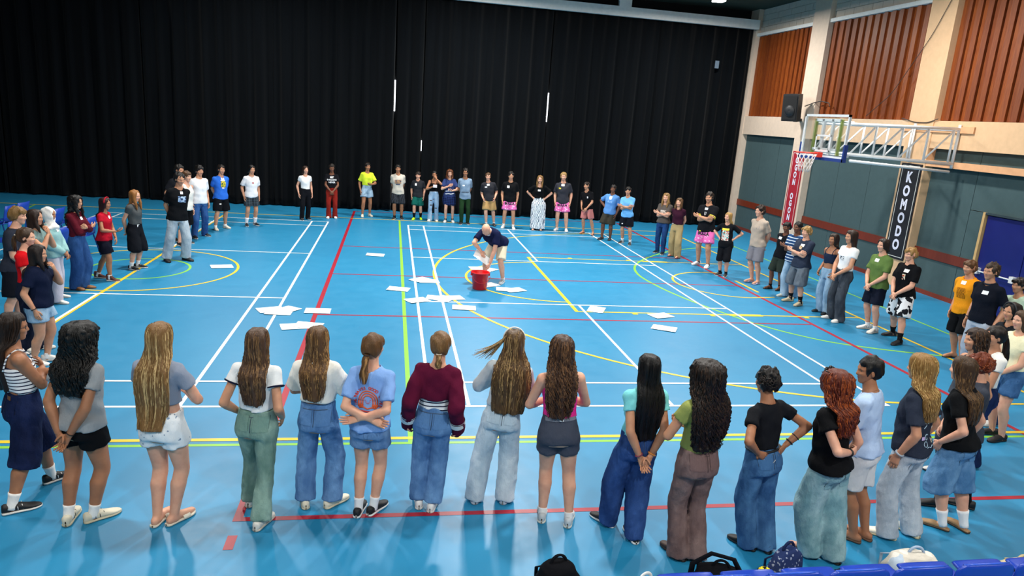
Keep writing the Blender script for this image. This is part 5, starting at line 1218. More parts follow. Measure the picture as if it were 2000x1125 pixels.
SP['B21'] = dict(label='person in light blue t-shirt and black shorts, arms crossed', skin='light', fem=0, w=.95, arms='crossed', yaw=-6, hair=hair('short', ('120c09', '2c1f17'), rough=.010, fringe=.06), top=tee('6db3ee', **BOX), bot=shorts('10131b', .38, leg=.07), shoes=snk('141518', 'e2e0dc', 'f0f0f0', .07, trim='e8e8e8'))
SP['B20'] = dict(label='person in blue t-shirt and dark olive shorts, hand on hip', skin='brown', fem=0, w=1.05, arms=('hips', 'down'), hair=hair('short', BLK, rough=.012), top=tee('5d93d2', **BOX), bot=shorts('3a372e', .42, leg=.074), shoes=snk('2a2b2e', '222326'), tags=[(0, .785), (.0, .755, .07, .04)])
SP['B19'] = dict(label='person in black t-shirt, dusty pink shorts and flip-flops', skin='light', fem=0, w=.9, arms=('pocket', 'front'), yaw=12, hair=hair('short', ('1d120c', '3e2a1e'), rough=.008, fringe=.04), top=tee('0c0d11', **BOX), bot=shorts('c27a76', .40, leg=.066), shoes=foot('flipflop', '8a3a3a', '7a3434'), tags=[(-.035, .72, .035, .055)])
SP['B18'] = dict(label='tall blond person in charcoal t-shirt and pink shorts', skin='fair', fem=0, w=1.0, arms='down', yaw=-12, hair=hair('short', ('9a7a48', 'e2c68c'), rough=.007), top=tee('34353d', **BOX), bot=shorts(bulla, .34, leg=.067), shoes=snk('eceaea', 'd6d4ce'), tags=[(0, .79, .1, .06)])
SP['B17'] = dict(label='person in black top and long white patterned skirt, hands on hips', skin='fair', w=1.02, arms='hips', hair=hair('long', ('7a5a32', 'caa66a'), len=.26, front=.45, curl=.03), top=tee('0b0c0f', hem=.59, sl=.75, sr=.055, ease=.012, neckr=.05, neckz=.815), bot=dict(kind='skirt', hem=.035, flare=.14, waist=.60, mat=cloth('e9eef2', 'leaf', '4c6076', sc=7)), shoes=foot('slide', '7a5a48', '5a4234'), tags=[(0, .735, .085, .05)])
SP['B16'] = dict(label='person in black t-shirt with white name tag and pink shorts, dark curly hair', skin='light', fem=0, arms='down', hair=hair('short', BLK, rough=.018, top=1.05), top=tee('101114', **BOX), bot=shorts(bulla, .34, leg=.067), shoes=snk('ece9e4', 'e2dfd8', 'f2f2f2', .06), tags=[(.035, .745, .075, .07)])
SP['B15'] = dict(label='person in charcoal t-shirt and khaki shorts behind the bent man, hands in pockets', skin='fair', fem=0, w=1.02, arms='pocket', hair=hair('short', ('4a321d', '8f6a40'), rough=.007), top=tee('2b2c32', **BOX), bot=shorts('b3905e', .40, leg=.07), shoes=snk('3a3a3c', '2a2a2c', 'e8e8e8', .05), tags=[(0, .785), (.045, .745, .07, .035)])
SP['B14'] = dict(label='person in speckled grey-blue t-shirt and dark green trousers', skin='tan', fem=0, w=.9, arms='behind', hair=hair('short', BLK, rough=.016, top=1.08), top=tee(cloth('7d95ad', 'specks', '4a5d74', sc=22), **dict(BOX, hem=.455)), bot=pants('1f3a20', 'slim', fat=1.05), shoes=snk('15161a', 'dcdad6'), tags=[(.03, .705, .07, .045)])
SP['B13'] = dict(label='person with auburn curly hair, navy t-shirt with white stripes and plaid shorts', skin='fair', arms=('chest', 'fronthi'), hair=hair('curly', ('5a2f16', 'b27440'), len=.20, vol=1.15, front=.1, rough=.02), top=tee('2c3b6a', **dict(BOX, hem=.46)), bot=dict(kind='skirt', hem=.335, flare=.125, mat=cloth('141b38', 'plaid', '2b3f78', sc=.055), name='plaid_shorts'), shoes=snk('e6e4de', 'dedcd4', '17181c', .05))
SP['B12'] = dict(label='person in black strappy top and ripped light jeans, hand at forehead', skin='tan', w=.95, arms=('chest', 'face'), tilt=8, hair=hair('pony', BLK, at=-.1, len=.1, rough=.005), top=dict(kind='tube', mat=cloth('0c0d10'), hem=.60, top=.76, ease=.007, straps=1, name='strappy_top'), bot=jeans('8fb4d6', 'bcd4e8', 'flare', waist=.60), shoes=snk('e9e5da', 'ddd8ca'))
SP['B11'] = dict(label='small person in black and grey t-shirt, green shorts and neon yellow shoes', skin='fair', fem=0, w=.95, hs=1.06, arms='down', hair=hair('short', ('1f1510', '3c2c22'), rough=.010, fringe=.06), top=tee('26282d', **BOX), bot=shorts(cloth('0f5a50', 'specks', '17786a', sc=20), .40, leg=.07), shoes=snk('b8f01e', 'a6e010', '111216', .13), tags=[(.04, .745, .06, .07)])
SP['B10'] = dict(label='person in beige t-shirt with graphic print and black patterned shorts', skin='tan', fem=0, w=.98, arms='behind', hair=hair('short', ('14100d', '2c231d'), rough=.006), top=tee('c4beb2', **dict(BOX, hem=.465)), bot=shorts(cloth('1b1d22', 'leaf', '3c424a', sc=8), .42, leg=.072), shoes=snk('15161a', 'd8d2c4', '15161a', .05))
SP['B9'] = dict(label='person in neon yellow t-shirt and pale denim shorts', skin='tan', w=.94, arms=('down', 'fronthi'), yaw=-6, hair=hair('short', ('1a110d', '3a281e'), rough=.008), top=tee('cfe63a', hem=.585, sl=.75, sr=.05, loose=(.092, .066)), bot=shorts(cloth('8fb0cc', 'denim', 'b4cde0'), .27, leg=.068), shoes=snk('d8d0be', 'cac2ae'))
SP['B8'] = dict(label='person in black t-shirt with white text and rust-red flared trousers', skin='brown', w=.97, arms='front', hair=hair('short', ('17100c', '3b2a20'), rough=.02, top=1.06), top=tee('121318', hem=.57, sl=.6, sr=.046, ease=.014), bot=pants('8a241c', 'flare', waist=.60), shoes=snk('e8e6e2', 'dedcd6'))
SP['B7'] = dict(label='person in white t-shirt and black trousers with long brown hair', skin='fair', w=.95, arms='down', hair=hair('long', ('2a1a12', '543a28'), len=.24), top=tee('edeff0', hem=.575, **FIT), bot=pants('0e1016', 'straight'), shoes=snk('1b1c20', 'e4e2de', trim='e8e8e8'))
SP['B6'] = dict(label='person with chin-length black hair, white t-shirt and plaid shorts', skin='light', fem=0, w=.95, arms='down', hair=hair('long', BLK, len=.10, wid=.95), top=tee('eff0f2', **BOX), bot=shorts(cloth('2b333a', 'plaid', '4a5660', sc=.07), .34, leg=.068), shoes=snk('141518', 'e6e4e0', 'f0f0f4', .12, trim='e8e8e8'))
SP['B5'] = dict(label='person in royal blue t-shirt with yellow print and black shorts', skin='light', fem=0, w=.98, arms='behind', hair=hair('short', ('17100c', '32241b'), rough=.008), top=tee('2f6fd8', **BOX), bot=shorts('0f1116', .42, leg=.07), shoes=snk('d6d0c2', 'c8c2b2', 'f2f2f2', .05), tags=[(0, .795)])
SP['B4'] = dict(label='person in plain white t-shirt and blue jeans with a black watch', skin='light', fem=0, w=.95, arms='down', hair=hair('short', BLK, rough=.009, fringe=.06, top=1.05), top=tee('eceef2', **dict(BOX, loose=(.10, .072))), bot=jeans('28508c', '416ca6', 'straight'), shoes=snk('17181c', 'e4e2de', trim='e8e8e8'), tags=[(0, .785)], bands=[(1, .92, '111114', .012, 1)])
SP['B3'] = dict(label='person with black hair mostly hidden behind the black photo t-shirt', skin='light', fem=0, arms='down', hair=hair('short', BLK, rough=.012), top=tee('1a1c22', **BOX), bot=shorts('14161a', .45), shoes=snk('1a1b1e', 'dddbd6'))
SP['B2'] = dict(label='person with light brown hair and white sleeveless top behind the black photo t-shirt', skin='fair', fem=0, w=.95, arms='down', hair=hair('short', ('4a311c', '8a6640'), rough=.012, fringe=.05), top=dict(kind='tank', mat=cloth('e8e6de'), hem=.48, ease=.02, loose=(.10, .075)), bot=shorts('0e0f13', .46, leg=.068), shoes=snk('1c1d20', 'e2e0da'))
SP['B1'] = dict(label='person in black t-shirt with photo print and pale grey wide jeans, hands behind back', skin='light', fem=0, w=1.0, arms='behind', pitch=14, hair=hair('short', BLK, rough=.012, top=1.04), top=tee('0d0f13', **dict(BOX, hem=.47)), bot=jeans('a3b4c2', 'c2cfd9', 'wide', fat=1.02, len=.95), shoes=snk('121317', '17181b'), tags=[(.0, .785, .06, .05)])
# left-hand side of the ring
SP['L8'] = dict(label='person with long ginger-blonde hair, grey t-shirt and black shorts with white stripe', skin='fair', w=1.05, arms='behind', pitch=10, hair=hair('long', ('8a5a2a', 'cf9a58'), len=.30, front=.55), top=tee('4a4e50', hem=.575, **FIT), bot=shorts('0e1118', .52, leg=.076), shoes=snk('15161a', 'e4e2de', 'f2f2f2', .08, trim='eeeeee'), tags=[(.03, .565, .06, .045)])
SP['L7'] = dict(label='person in red t-shirt, black shorts and brown high-top sneakers', skin='tan', w=.92, arms=('fronthi', 'front'), hair=hair('long', ('250a0c', '5e1a1e'), len=.34), top=tee('b3152a', hem=.49, **FIT), bot=shorts('0f1120', .34, leg=.074), shoes=dict(kind='hightop', up='5a3228', sole='e6e2da', sock='eeeeee', sockz=.055), tags=[(.0, .775, .05, .05)], toe=4)
SP['L6'] = dict(label='person with long curly black hair, glasses, maroon top and baggy jeans', skin='light', w=1.0, arms='crossed', hair=hair('curly', ('060506', '191416'), len=.44, vol=1.1, front=.6, rough=.012), glasses='17171b', top=dict(kind='long', mat=cloth('571322'), hem=.57, ease=.010, name='top'), bot=jeans('24487e', '3a629c', 'barrel', fat=.95), shoes=snk('8a5e38', '6e4a2e'), tags=[(.0, .765, .06, .05)])
SP['L5'] = dict(label='person in white hijab, mint green sweatshirt and pale grey trousers', skin='tan', w=1.08, hs=1.02, arms='front', hair=None, hijab=1, top=dict(kind='long', mat=cloth('8fb8b8'), hem=.485, ease=.02, loose=(.112, .088), puff=1.25, cuff=.95, name='sweatshirt'), bot=pants('c3bfcc', 'wide', fat=.95), shoes=snk('e6e2d8', 'd8d2c4'), tags=[(.01, .765, .06, .05)])
SP['L4'] = dict(label='person with brown hair in profile between the blond boy and the white hijab', skin='light', arms='chin', hair=hair('long', ('2b1a12', '553a27'), len=.34, front=.3), top=tee('7f9a98', hem=.5, **FIT), bot=pants('d6d3d2', 'straight'), shoes=snk('e9e6e0', 'dcd8d0'))
SP['L3'] = dict(label='person with blond hair and dark slate t-shirt at the left edge', skin='fair', fem=0, w=1.02, arms='front', hair=hair('short', ('7a5a30', 'd0ac6c'), rough=.012, fringe=.05), top=tee('2c303c', **BOX), bot=shorts('12151e', .46, leg=.07), shoes=snk('dcdad4', 'cfccc4', 'eeeeee', .06))
SP['L2'] = dict(label='person with blonde-tipped ponytail and bright red t-shirt', skin='fair', arms='front', hair=hair('pony', ('3a2616', '8a683a'), at=.1, len=.22, rough=.006), top=tee('d3121c', hem=.57, **FIT), bot=jeans('14182a', '1e2438', 'straight'), shoes=snk('dedcd2', 'cfccc0', 'eeeeee', .08))
SP['L1'] = dict(label='person with long dark hair, navy t-shirt and pale denim shorts, chin in hand', skin='light', w=1.14, arms=('down', 'chin'), hair=hair('long', ('190f0b', '3a261a'), len=.44, front=.3), top=tee('0e1730', hem=.50, sl=.62, sr=.05, ease=.016, loose=(.10, .085)), bot=shorts(cloth('8fb2cf', 'denim', 'b8d0e2'), .24, leg=.07), shoes=snk('e9e7e2', 'dddad2', 'f0f0f0', .05), bands=[(1, .92, '15151a', .006)])

OUT = {}
for k in SP: OUT[k] = make_person(k, SP[k])

# ------------------------------------------------------------------ the bent man at the bucket
POS['M'] = (1.62, 6.40, -124, 1.76, 0, 0, .19, .06, -.19, -.06)
SP['M'] = dict(label='bald person in navy polo shirt and cream shorts bending over the red bucket', skin='fair', fem=0, w=1.0, sink=.07, hipy=-.17,
    neck=(.01, .215, .645), pitch=0, headR=rz(.25) @ rx(rad(-60)), hair=None, arms=(((.085, .20, .70), (.15, -1, .6), (-.3, .9, -.2), (.2, -.6, -.8), .5), ((.07, .33, .70), (.8, -.4, .2), (-.1, .9, -.25), (-1, 0, 0), .6)),
    top=dict(kind='tee', mat=cloth('131a3c'), hem=.47, ease=.016, sl=.70, sr=.05, loose=(.10, .075), name='polo_shirt'), bot=shorts('d8cdb4', .42, leg=.062, fat=.95), shoes=snk('8d959c', 'e4e6e4', 'e9e9e9', .04))
OUT['M'] = make_person('M', SP['M'])
def world(k, v): p = OUT[k].p; return rz(p.rot) @ np.array(v) + np.array(p.loc)
pw = OUT['M'].p; c_ = world('M', pw.W[1] + unit(pw.W[1] - pw.E[1]) * .12)
o = bpy.data.objects.new('paper_sheet', pm); COL.objects.link(o); o.location = c_ + np.array((-.03, -.06, -.06)); o.rotation_euler = (rad(35), rad(-18), rad(70)); tag(o, 'white sheet of paper held in the bent man\'s hand', 'paper')

# ------------------------------------------------------------------ prints, pockets, trims
def patch(k, name, cx, cz, w, h, side, mat, garment='top', nx=6, nz=6, off=.004, rot=0, par=None):
    q = OUT[k]; f = q.tf if garment == 'top' else q.bf; V, F_ = project_patch(q.p, f, cx, cz, w, h, side, nx, nz, off, rot)
    return MB().add(V, F_).build(name, mat, par or (q.to if garment == 'top' else q.bo))
def words(k, txt, cx, cz, size, side, col, garment='top', **kw):
    q = OUT[k]; f = q.tf if garment == 'top' else q.bf
    return project_text(q.p, f, txt, cx, cz, size, side, plain(col, .7), q.to if garment == 'top' else q.bo, 'lettering', **kw)
def line_on(k, pts, r, side, mat, garment='top', name='print'):
    """a thin raised line drawn on a garment; pts (x,z) in metres from the torso point (cx,cz)"""
    q = OUT[k]; f = q.tf if garment == 'top' else q.bf; p = q.p
    st = np.array([p.T(0, 0, 0) * 0 + p.T(a / p.H, 0, b) + p.uy * side * .32 for a, b in pts]); V = f.project(st, -p.uy * side, .5, .001)
    return MB().add(*tube(V, r, 5)).build(name, mat, q.to if garment == 'top' else q.bo)
for k, c in (('N4', '7d9f94'), ('N5', '5e89bc'), ('N7', '5e89bc'), ('N8', 'c3d8e6'), ('N11', '786260'), ('N12', '4571a0'), ('R19', 'bfcad6'), ('R18', '5c8cba'), ('N6', '6a91c2'), ('R21', '83aeb8'), ('N10', '2e4d88'), ('N1', '1a254a'), ('R15', '1c2f5a'), ('R7', '464d57'), ('L1', '9dbdd8')):
    z0 = {'N6': .50, 'L1': .455, 'R21': .452, 'R18': .455, 'R19': .445, 'R7': .53}.get(k, .535)
    for s in (-1, 1):
        po = patch(k, 'back_pocket', s * .047, z0, .115, .125, -1, cloth(c, 'denim', c), 'bot', 7, 7, .005)
        p = OUT[k].p; dk = plain(shadehex(c), .8)
        w2, h2 = .0575, .0625
        line_on(k, [(s * .047 * p.H + a, z0 + b / p.H) for a, b in ((-w2, h2), (-w2, -h2 * .6), (0, -h2), (w2, -h2 * .6), (w2, h2))], .0022, -1, dk, 'bot', 'stitching')
for k in ('N4', 'N5', 'N7', 'N8', 'N11', 'N12', 'R19', 'R21', 'N10', 'R15'):
    p = OUT[k].p; wz = min(SP[k]['bot'].get('waist', .6), .6) - .012
    q = OUT[k]; line_on(k, [(x, wz - .012) for x in np.linspace(-.105, .105, 13)], .0025, -1, plain(shadehex('6a7f98' if k != 'N11' else '5d4a4a'), .8), 'bot', 'waistband_seam')
    line_on(k, [(0, z) for z in np.linspace(wz - .012, .49, 9)], .0025, -1, plain('2c3c50' if k != 'N11' else '3a2c2a', .8), 'bot', 'back_seam')
# orange arch and lettering on the light blue t-shirt
Mo2 = plain('e0663a', .7)
for i, r_ in enumerate((.075, .058, .041)):
    line_on('N6', [(r_ * math.cos(a), .668 + (r_ * math.sin(a) * 1.15) / 1.6) for a in np.linspace(0, math.pi, 15)] , .0055, -1, Mo2)
for s in (-1, 1):
    for r_ in (.075, .058, .041): line_on('N6', [(s * r_, .668), (s * (r_ + .004), .635)], .0055, -1, Mo2)
line_on('N6', [(-.07, .628), (-.035, .634), (0, .626), (.035, .634), (.07, .628)], .006, -1, Mo2)
tx = 'ING WAVES GOOD VIBES'
for i, ch in enumerate(tx):
    if ch == ' ': continue
    a = math.pi * (1.12 - 1.24 * i / (len(tx) - 1)); words('N6', ch, .103 * math.cos(a) / 1.6, .668 + .112 * math.sin(a) / 1.6, .032, -1, 'd2402e', bold=.04, rot=a - math.pi / 2)
line_on('N6', [(x, .612 - .5 * (x * x)) for x in np.linspace(-.06, .06, 9)], .007, -1, plain('c8403c', .7))
for s in (-1, 1): patch('N6', 'print', s * .036, .642, .045, .03, -1, Mo2)
for i in range(7):
    a = math.pi * (1 + i / 6); line_on('N6', [(.014 * math.cos(a), .672 + .014 * math.sin(a)), (.026 * math.cos(a), .672 + .026 * math.sin(a) * .8)], .003, -1, plain('d86a7c', .7))
# white script on the dark t-shirt
for t, x, z, sz in (('you', .0, .735, .06), ('elfando', .015, .668, .05), ('ao', .03, .635, .05), ('gi', .035, .60, .052), ('lov', .03, .565, .058)): words('R19', t, x, z, sz, -1, 'efe9d2', bold=.02)
for pts in ([(-.075 + .02 * math.sin(t * 2.2), .70 - t * .012) for t in np.linspace(0, 5, 16)], [(-.05 + .016 * math.cos(t), .60 + .010 * math.sin(t) - t * .003) for t in np.linspace(0, 7, 22)], [(-.06 + .02 * math.cos(t), .555 + .014 * math.sin(t)) for t in np.linspace(0, 6.2, 18)], [(-.05 + i * .012, .535 + .004 * math.sin(i)) for i in range(11)]):
    line_on('R19', pts, .003, -1, plain('bcd6e6', .7))
for (x, z) in ((-.085, .70), (-.06, .69), (-.09, .68), (-.062, .672)): line_on('R19', [(x, z), (x + .014, z + .006)], .005, -1, plain('bcd6e6', .7))
patch('R19', 'flower_print', -.055, .588, .03, .03, -1, plain('cdb6e2', .7))
# prints seen on the chests
patch('B1', 'photo_print', .0, .715, .17, .12, 1, cloth('9fb9d6', 'blobs', '2c3c5c', '6a88b4', 16))
patch('B5', 'print', .0, .715, .13, .16, 1, cloth('d8c23a', 'blobs', '2c6a3a', '1d2c6a', 22)); patch('B5', 'print', 0, .770, .12, .02, 1, plain('e8ecf2', .7)); patch('B5', 'print', 0, .655, .06, .03, 1, plain('e8ecf2', .7))
patch('B6', 'logo', .0, .72, .05, .03, 1, plain('c23a48', .7))
for t, z, s_ in (('MY', .765, .075), ('SARCASTIC', .72, .055), ('NEVER', .675, .065)): words('B8', t, 0, z, s_, 1, 'f2f2f2', bold=.05)
patch('B10', 'round_print', .0, .70, .2, .12, 1, cloth('b08a6a', 'blobs', '5a5560', 'c9a878', 18)); patch('B10', 'print', 0, .652, .13, .035, 1, plain('5a6074', .7))
for z in (.60, .55): line_on('B13', [(x, z + .004 * math.sin(x * 40)) for x in np.linspace(-.14, .14, 9)], .012, 1, plain('e9ebf0', .7))
patch('B13', 'print', .0, .70, .1, .07, 1, cloth('e0e4ee', 'blobs', 'c24a4a', '2c3b6a', 24))
for i in range(9): patch('B14', 'print', -.056 + i * .014, .585, .016, .034 + .008 * (i % 2), 1, plain('232c3a', .7), nx=3, nz=3)
for k in ('B16', 'B18', 'B24'): words(k, 'BULLA', 0, .452, .105, 1, '17141c', 'bot', bold=.05)
line_on('B24', [(-.02, .74), (-.02, .715), (0, .70), (.02, .715), (.02, .74), (-.02, .74)], .006, 1, plain('dfe3e6', .6), name='badge'); patch('B24', 'yellow_tag', .05, .485, .06, .035, 1, plain('e3cf3a', .6)); patch('B18', 'yellow_tag', .05, .735, .07, .05, 1, cloth('d8cf4a', 'blobs', '2a2c34', 'c9a83a', 30))
patch('B22', 'print', 0, .70, .16, .10, 1, cloth('cfc9c0', 'blobs', '57504c', '8f877e', 20))
patch('R1', 'colour_block_print', .0, .655, .17, .26, 1, cloth('e6e2d8', 'blobs', 'd24a34', '3aa9a0', 24)); patch('R1', 'print_heading', .0, .745, .17, .05, 1, plain('e8cf2e', .6), off=.007)
patch('R10', 'square_print', .0, .685, .15, .17, 1, cloth('d8881a', 'leaf', '2a1c10', sc=16)); patch('R9', 'small_print', -.035, .70, .06, .10, 1, cloth('e8dcc0', 'blobs', 'b8402c', '1a1a20', 30)); patch('R7', 'print', 0, .70, .1, .08, 1, cloth('d9dcde', 'blobs', '2c3446', '8a93a0', 26))
patch('R2', 'pocket_print', -.04, .725, .07, .07, 1, cloth('b0a192', 'blobs', '7d7f92', 'b5a596', 40)); patch('B20', 'print', 0, .70, .14, .06, 1, cloth('7fabdc', 'blobs', '5d93d2', 'a9c6e8', 24)); patch('R5', 'print', -.02, .735, .07, .07, 1, cloth('d2b48a', 'blobs', 'e8e0d0', '2c3547', 30))
for k, x, z in (('B12', .045, .33), ('B12', -.05, .27), ('B12', .05, .42)): patch(k, 'rip', x, z, .07, .03, 1, plain('3c2a24', .8), 'bot', off=.003)
patch('B5', 'logo', .05, .41, .06, .03, 1, plain('e8e8ea', .7), 'bot'); patch('B21', 'logo', .06, .37, .04, .03, 1, plain('e8e8ea', .7), 'bot'); patch('N9', 'waistband', 0, .588, .26, .03, -1, plain('7a7f8c', .8), 'bot', 14, 3, .006); patch('N9', 'logo', .0, .585, .035, .016, -1, plain('f2f2f2', .6), 'bot', 3, 3, .009)
patch('N1', 'leather_patch', .03, .585, .06, .035, -1, plain('7a4a22', .7), 'bot'); line_on('N1', [(-.10 + .03 * math.sin(t * 1.7), .50 - .016 * t) for t in np.linspace(0, 8, 40)], .004, -1, plain('dfe4ee', .7), 'bot', 'embroidery')
# sleeve bands of the maroon sweater, second stripe of the jersey
def arm_band(k, s, t0, t1, r_, mat, name, upper=False):
    p = OUT[k].p; a, b = (p.S[s], p.E[s]) if upper else (p.E[s], p.W[s]); pts = [a + (b - a) * t for t in np.linspace(t0, t1, 4)]
    MB().add(*tube(pts, r_ * p.H, 18, cap=False)).build(name, mat, OUT[k].to)
for s in (-1, 1):
    arm_band('N7', s, .74, .98, .0430, cloth('e9e8e4'), 'white_band'); arm_band('N7', s, .66, .69, .0435, cloth('e9e8e4'), 'white_band')
    arm_band('B24', s, .62, .68, .047, cloth('d9cf4a'), 'sleeve_stripe', True); arm_band('B24', s, .72, .78, .0475, cloth('d9cf4a'), 'sleeve_stripe', True)
# belt and chain
def waist_ring(k, z, r_, mat, name, grow=.014):
    p = OUT[k].p; S_ = torso_secs(p, grow); zz = (z - .505) * p.H; a, b, c = [np.interp(zz, S_[:, 0], S_[:, i]) for i in (3, 4, 2)]
    pts = []
    for q in np.arange(36) * 2 * math.pi / 36:
        cx, sx = math.cos(q), math.sin(q); e = 2 / 2.4; pts.append(p.pel + p.R @ np.array([a * math.copysign(abs(cx) ** e, cx), c + b * math.copysign(abs(sx) ** e, sx), zz]))
    MB().add(*tube(pts, r_, 6, closed=True)).build(name, mat, OUT[k].root)
waist_ring('N12', .58, .012, plain('121316', .5), 'belt')
line_on('N12', [(-.11 + .17 * t, .565 - .16 * t * (1 - t) - .0 * t) for t in np.linspace(0, 1, 16)], .004, -1, plain('c8ccd0', .3, .8), 'bot', 'chain')
# collars, necklace, headbands, sunglasses
def neck_ring(k, r_, rr, mat, name, z=.832, tilt=.25):
    p = OUT[k].p; q = np.arange(24) * math.pi / 12; pts = [p.T(r_ * math.cos(a), -.004 + r_ * math.sin(a), z - tilt * r_ * math.sin(a)) for a in q]
    MB().add(*tube(pts, rr, 6, closed=True)).build(name, mat, OUT[k].root)
neck_ring('R20', .0375, .0035, plain('8a5a3a', .5), 'necklace'); neck_ring('R11', .041, .012, cloth('2a303c'), 'collar'); neck_ring('M', .043, .011, cloth('c9cbd2'), 'collar', .828)
for k in ('R8', 'R9', 'R10', 'R2', 'B18', 'B16', 'B15', 'B4', 'B6', 'R5', 'B24'):
    neck_ring(k, .0415, .006, SP[k]['top']['mat'], 'neckline', .829, .45)
def head_arc(k, r1, z, y, rr, mat, name, a0=0, a1=180, tilt=0.):
    p = OUT[k].p; pts = []
    for a in np.linspace(rad(a0), rad(a1), 18): v = np.array([r1[0] * math.cos(a), y + tilt * math.sin(a), z + r1[1] * math.sin(a)]); pts.append(p.hR @ (v * p.hh) + p.hc)
    MB().add(*tube(pts, rr, 6)).build(name, mat, OUT[k].root)
head_arc('N8', (.415, .45), .13, .10, .006, plain('e8e6e2', .4), 'headband'); head_arc('R13', (.43, .46), .1, .16, .010, plain('17171a', .5), 'headband'); head_arc('L7', (.42, .46), .1, .1, .012, cloth('a8202e'), 'headband')
p = OUT['R21'].p; mbg = MB()
for s in (-1, 1): mbg.add(*[(np.asarray(v) * p.hh) @ p.hR.T + p.hc if i == 0 else v for i, v in enumerate(ball((s * .14, .30, .50), (.12, .05, .07), 10, 6))])
mbg.add(*tube(np.array([(-.34, .0, .36), (-.27, .28, .50), (.27, .28, .50), (.34, .0, .36)]) * p.hh @ p.hR.T + p.hc, .006, 6)); mbg.build('sunglasses', plain('101012', .2), OUT['R21'].root)
# flying strands of the person in the pale cardigan
p = OUT['N8'].p; mbh = MB(); rn = random.Random(8)
for i in range(26):
    a = rn.uniform(-.06, .06); e = np.array((-1.35 + rn.uniform(-.25, .5), -.05 + rn.uniform(-.2, .2), -.62 + rn.uniform(-.12, .22))); s0 = np.array((-.26 + a, -.12 + a, .36 + a)); m1 = np.array((-.48 + a, -.1, -.02 + rn.uniform(-.1, .06)))
    pts = [((1 - t) ** 2 * s0 + 2 * t * (1 - t) * m1 + t * t * e) * p.hh + p.hc for t in np.linspace(0, 1, 14)]
    mbh.add(*tube(pts, np.array([.03] * 5 + list(np.linspace(.03, .006, 9))) * p.hh, 5, cap=False), 0, rn.uniform(.3, 1))
mbh.build('flying_strands', hairmat('50391f', 'd0aa72'), OUT['N8'].ha, True, True)
# hair slides and ties
for k in ('N6', 'N7', 'R15', 'L2'):
    p = OUT[k].p; z0 = SP[k]['hair'][3].get('at', 0); b = np.array((0, -.50 if z0 > -.2 else -.42, z0 - .02))
    MB().add(*tube([p.hR @ ((b + np.array((.085 * math.cos(q), .085 * math.sin(q), 0))) * p.hh) + p.hc for q in np.arange(16) * math.pi / 8], .006, 6, closed=True)).build('hair_tie', plain('d8cdbb' if k in ('N7', 'L2') else '2a1c14', .6), OUT[k].root)
# hijab
p = OUT['L5'].p; h = p.hh; f = Field(np.array((-.9, -.9, -1.25)) * h, np.array((.9, .75, .75)) * h, (.011, .011, .014))
f.add(f.d_ell(np.array((0, -.06, .10)) * h, np.array((.40, .48, .46)) * h, pad=.1), 0); f.add(f.d_chain(np.array([(0, .02, -.15), (0, .02, -.55), (0, .03, -.85)]) * h, np.array([.36, .30, .44]) * h), .05)
f.add(f.d_ell(np.array((0, .03, -.92)) * h, np.array((.66, .42, .17)) * h, pad=.1), .06); f.sub(f.d_ell(np.array((0, .52, -.06)) * h, np.array((.235, .36, .36)) * h, pad=.1), .02)
f.ripple(.004, [(30, 20, 40), (-20, 40, 55)], 'hijab'); V, F_ = f.mesh(); MB().add(V @ rz(-p.yaw).T + p.hc, F_).build('hijab', cloth('eae7e2'), OUT['L5'].root)
# side stripe on the black shorts, red tag etc.
p = OUT['L8'].p; pts, rd = leg_path(p, 1, .5, [.07] * 4); MB().add(*tube([q + np.array([.083, .01, 0]) for q in pts[2:]], .006, 6, flat=2.5)).build('side_stripe', plain('e8e8e6', .7), OUT['L8'].bo)
# name card in hand
p = OUT['B12'].p; c_ = world('B12', p.W[1] + np.array([-.07, .06, .03])); o = one('name_card', box((0, 0, 0), (.12, .004, .09)), plain('f0e6ea', .6)); o.location = c_; o.rotation_euler = (0, 0, OUT['B12'].p.rot); tag(o, 'small white card held by the person in the black strappy top', 'card')

# ------------------------------------------------------------------ seats and bags along the near edge
proto = None
ords = ['leftmost', 'second', 'third', 'fourth', 'fifth', 'sixth', 'rightmost']
for i in range(7):
    e = chair_parts('hall_seat', 'blue plastic hall seat at the bottom right, ' + (ords[i] + ' in the row' if i in (0, 6) else ords[i] + ' from the left in the row'), 'seat', 'row of blue seats at the bottom right', (1.52 + .457 * i, -4.08, 0), 0)
    if proto is None:
        proto = e; f = Field((-.27, -.42, .36), (.27, .36, .86), (.012, .012, .012))
        f.add(f.d_loft((0, -.25, 0), [[1, 0, 0], [0, 1, 0], [0, 0, 1]], [(.44, 0, .03, .21, .022), (.6, 0, .0, .222, .022), (.74, 0, -.02, .222, .022), (.785, 0, -.026, .205, .022), (.81, 0, -.03, .16, .018)], 3.2), .0)
        f.sub(f.d_ell((0, -.17, .64), (.17, .09, .13)), .03)
        V, F_ = f.mesh(); MB().add(V, F_).build('backrest', plain('1a3fae', .28), e)
        MB().add(*tube([(-.17, -.27, .80), (-.1, -.287, .812), (.1, -.287, .812), (.17, -.27, .80)], .008, 6)).build('rim', plain('2a55c8', .25), e)
        f = Field((-.27, -.35, .36), (.27, .3, .56), (.012, .012, .01)); f.add(f.d_loft((0, 0, .43), [[1, 0, 0], [0, 0, 1], [0, -1, 0]], [(-.22, 0, 0, .20, .022), (0, 0, 0, .222, .022), (.23, 0, -.02, .20, .02)], 3.2), 0); V, F_ = f.mesh(); MB().add(V, F_).build('seat', plain('1a3fae', .28), e)
        for s in (-1, 1):
            for y in (-.2, .16): one('leg', tube([(s * .17, y, .43), (s * .2, y * 1.2, 0)], .016, 8), plain('3a3c40', .4), e, True)
    else:
        for c in proto.children: dd = c.copy(); COL.objects.link(dd); dd.parent = e
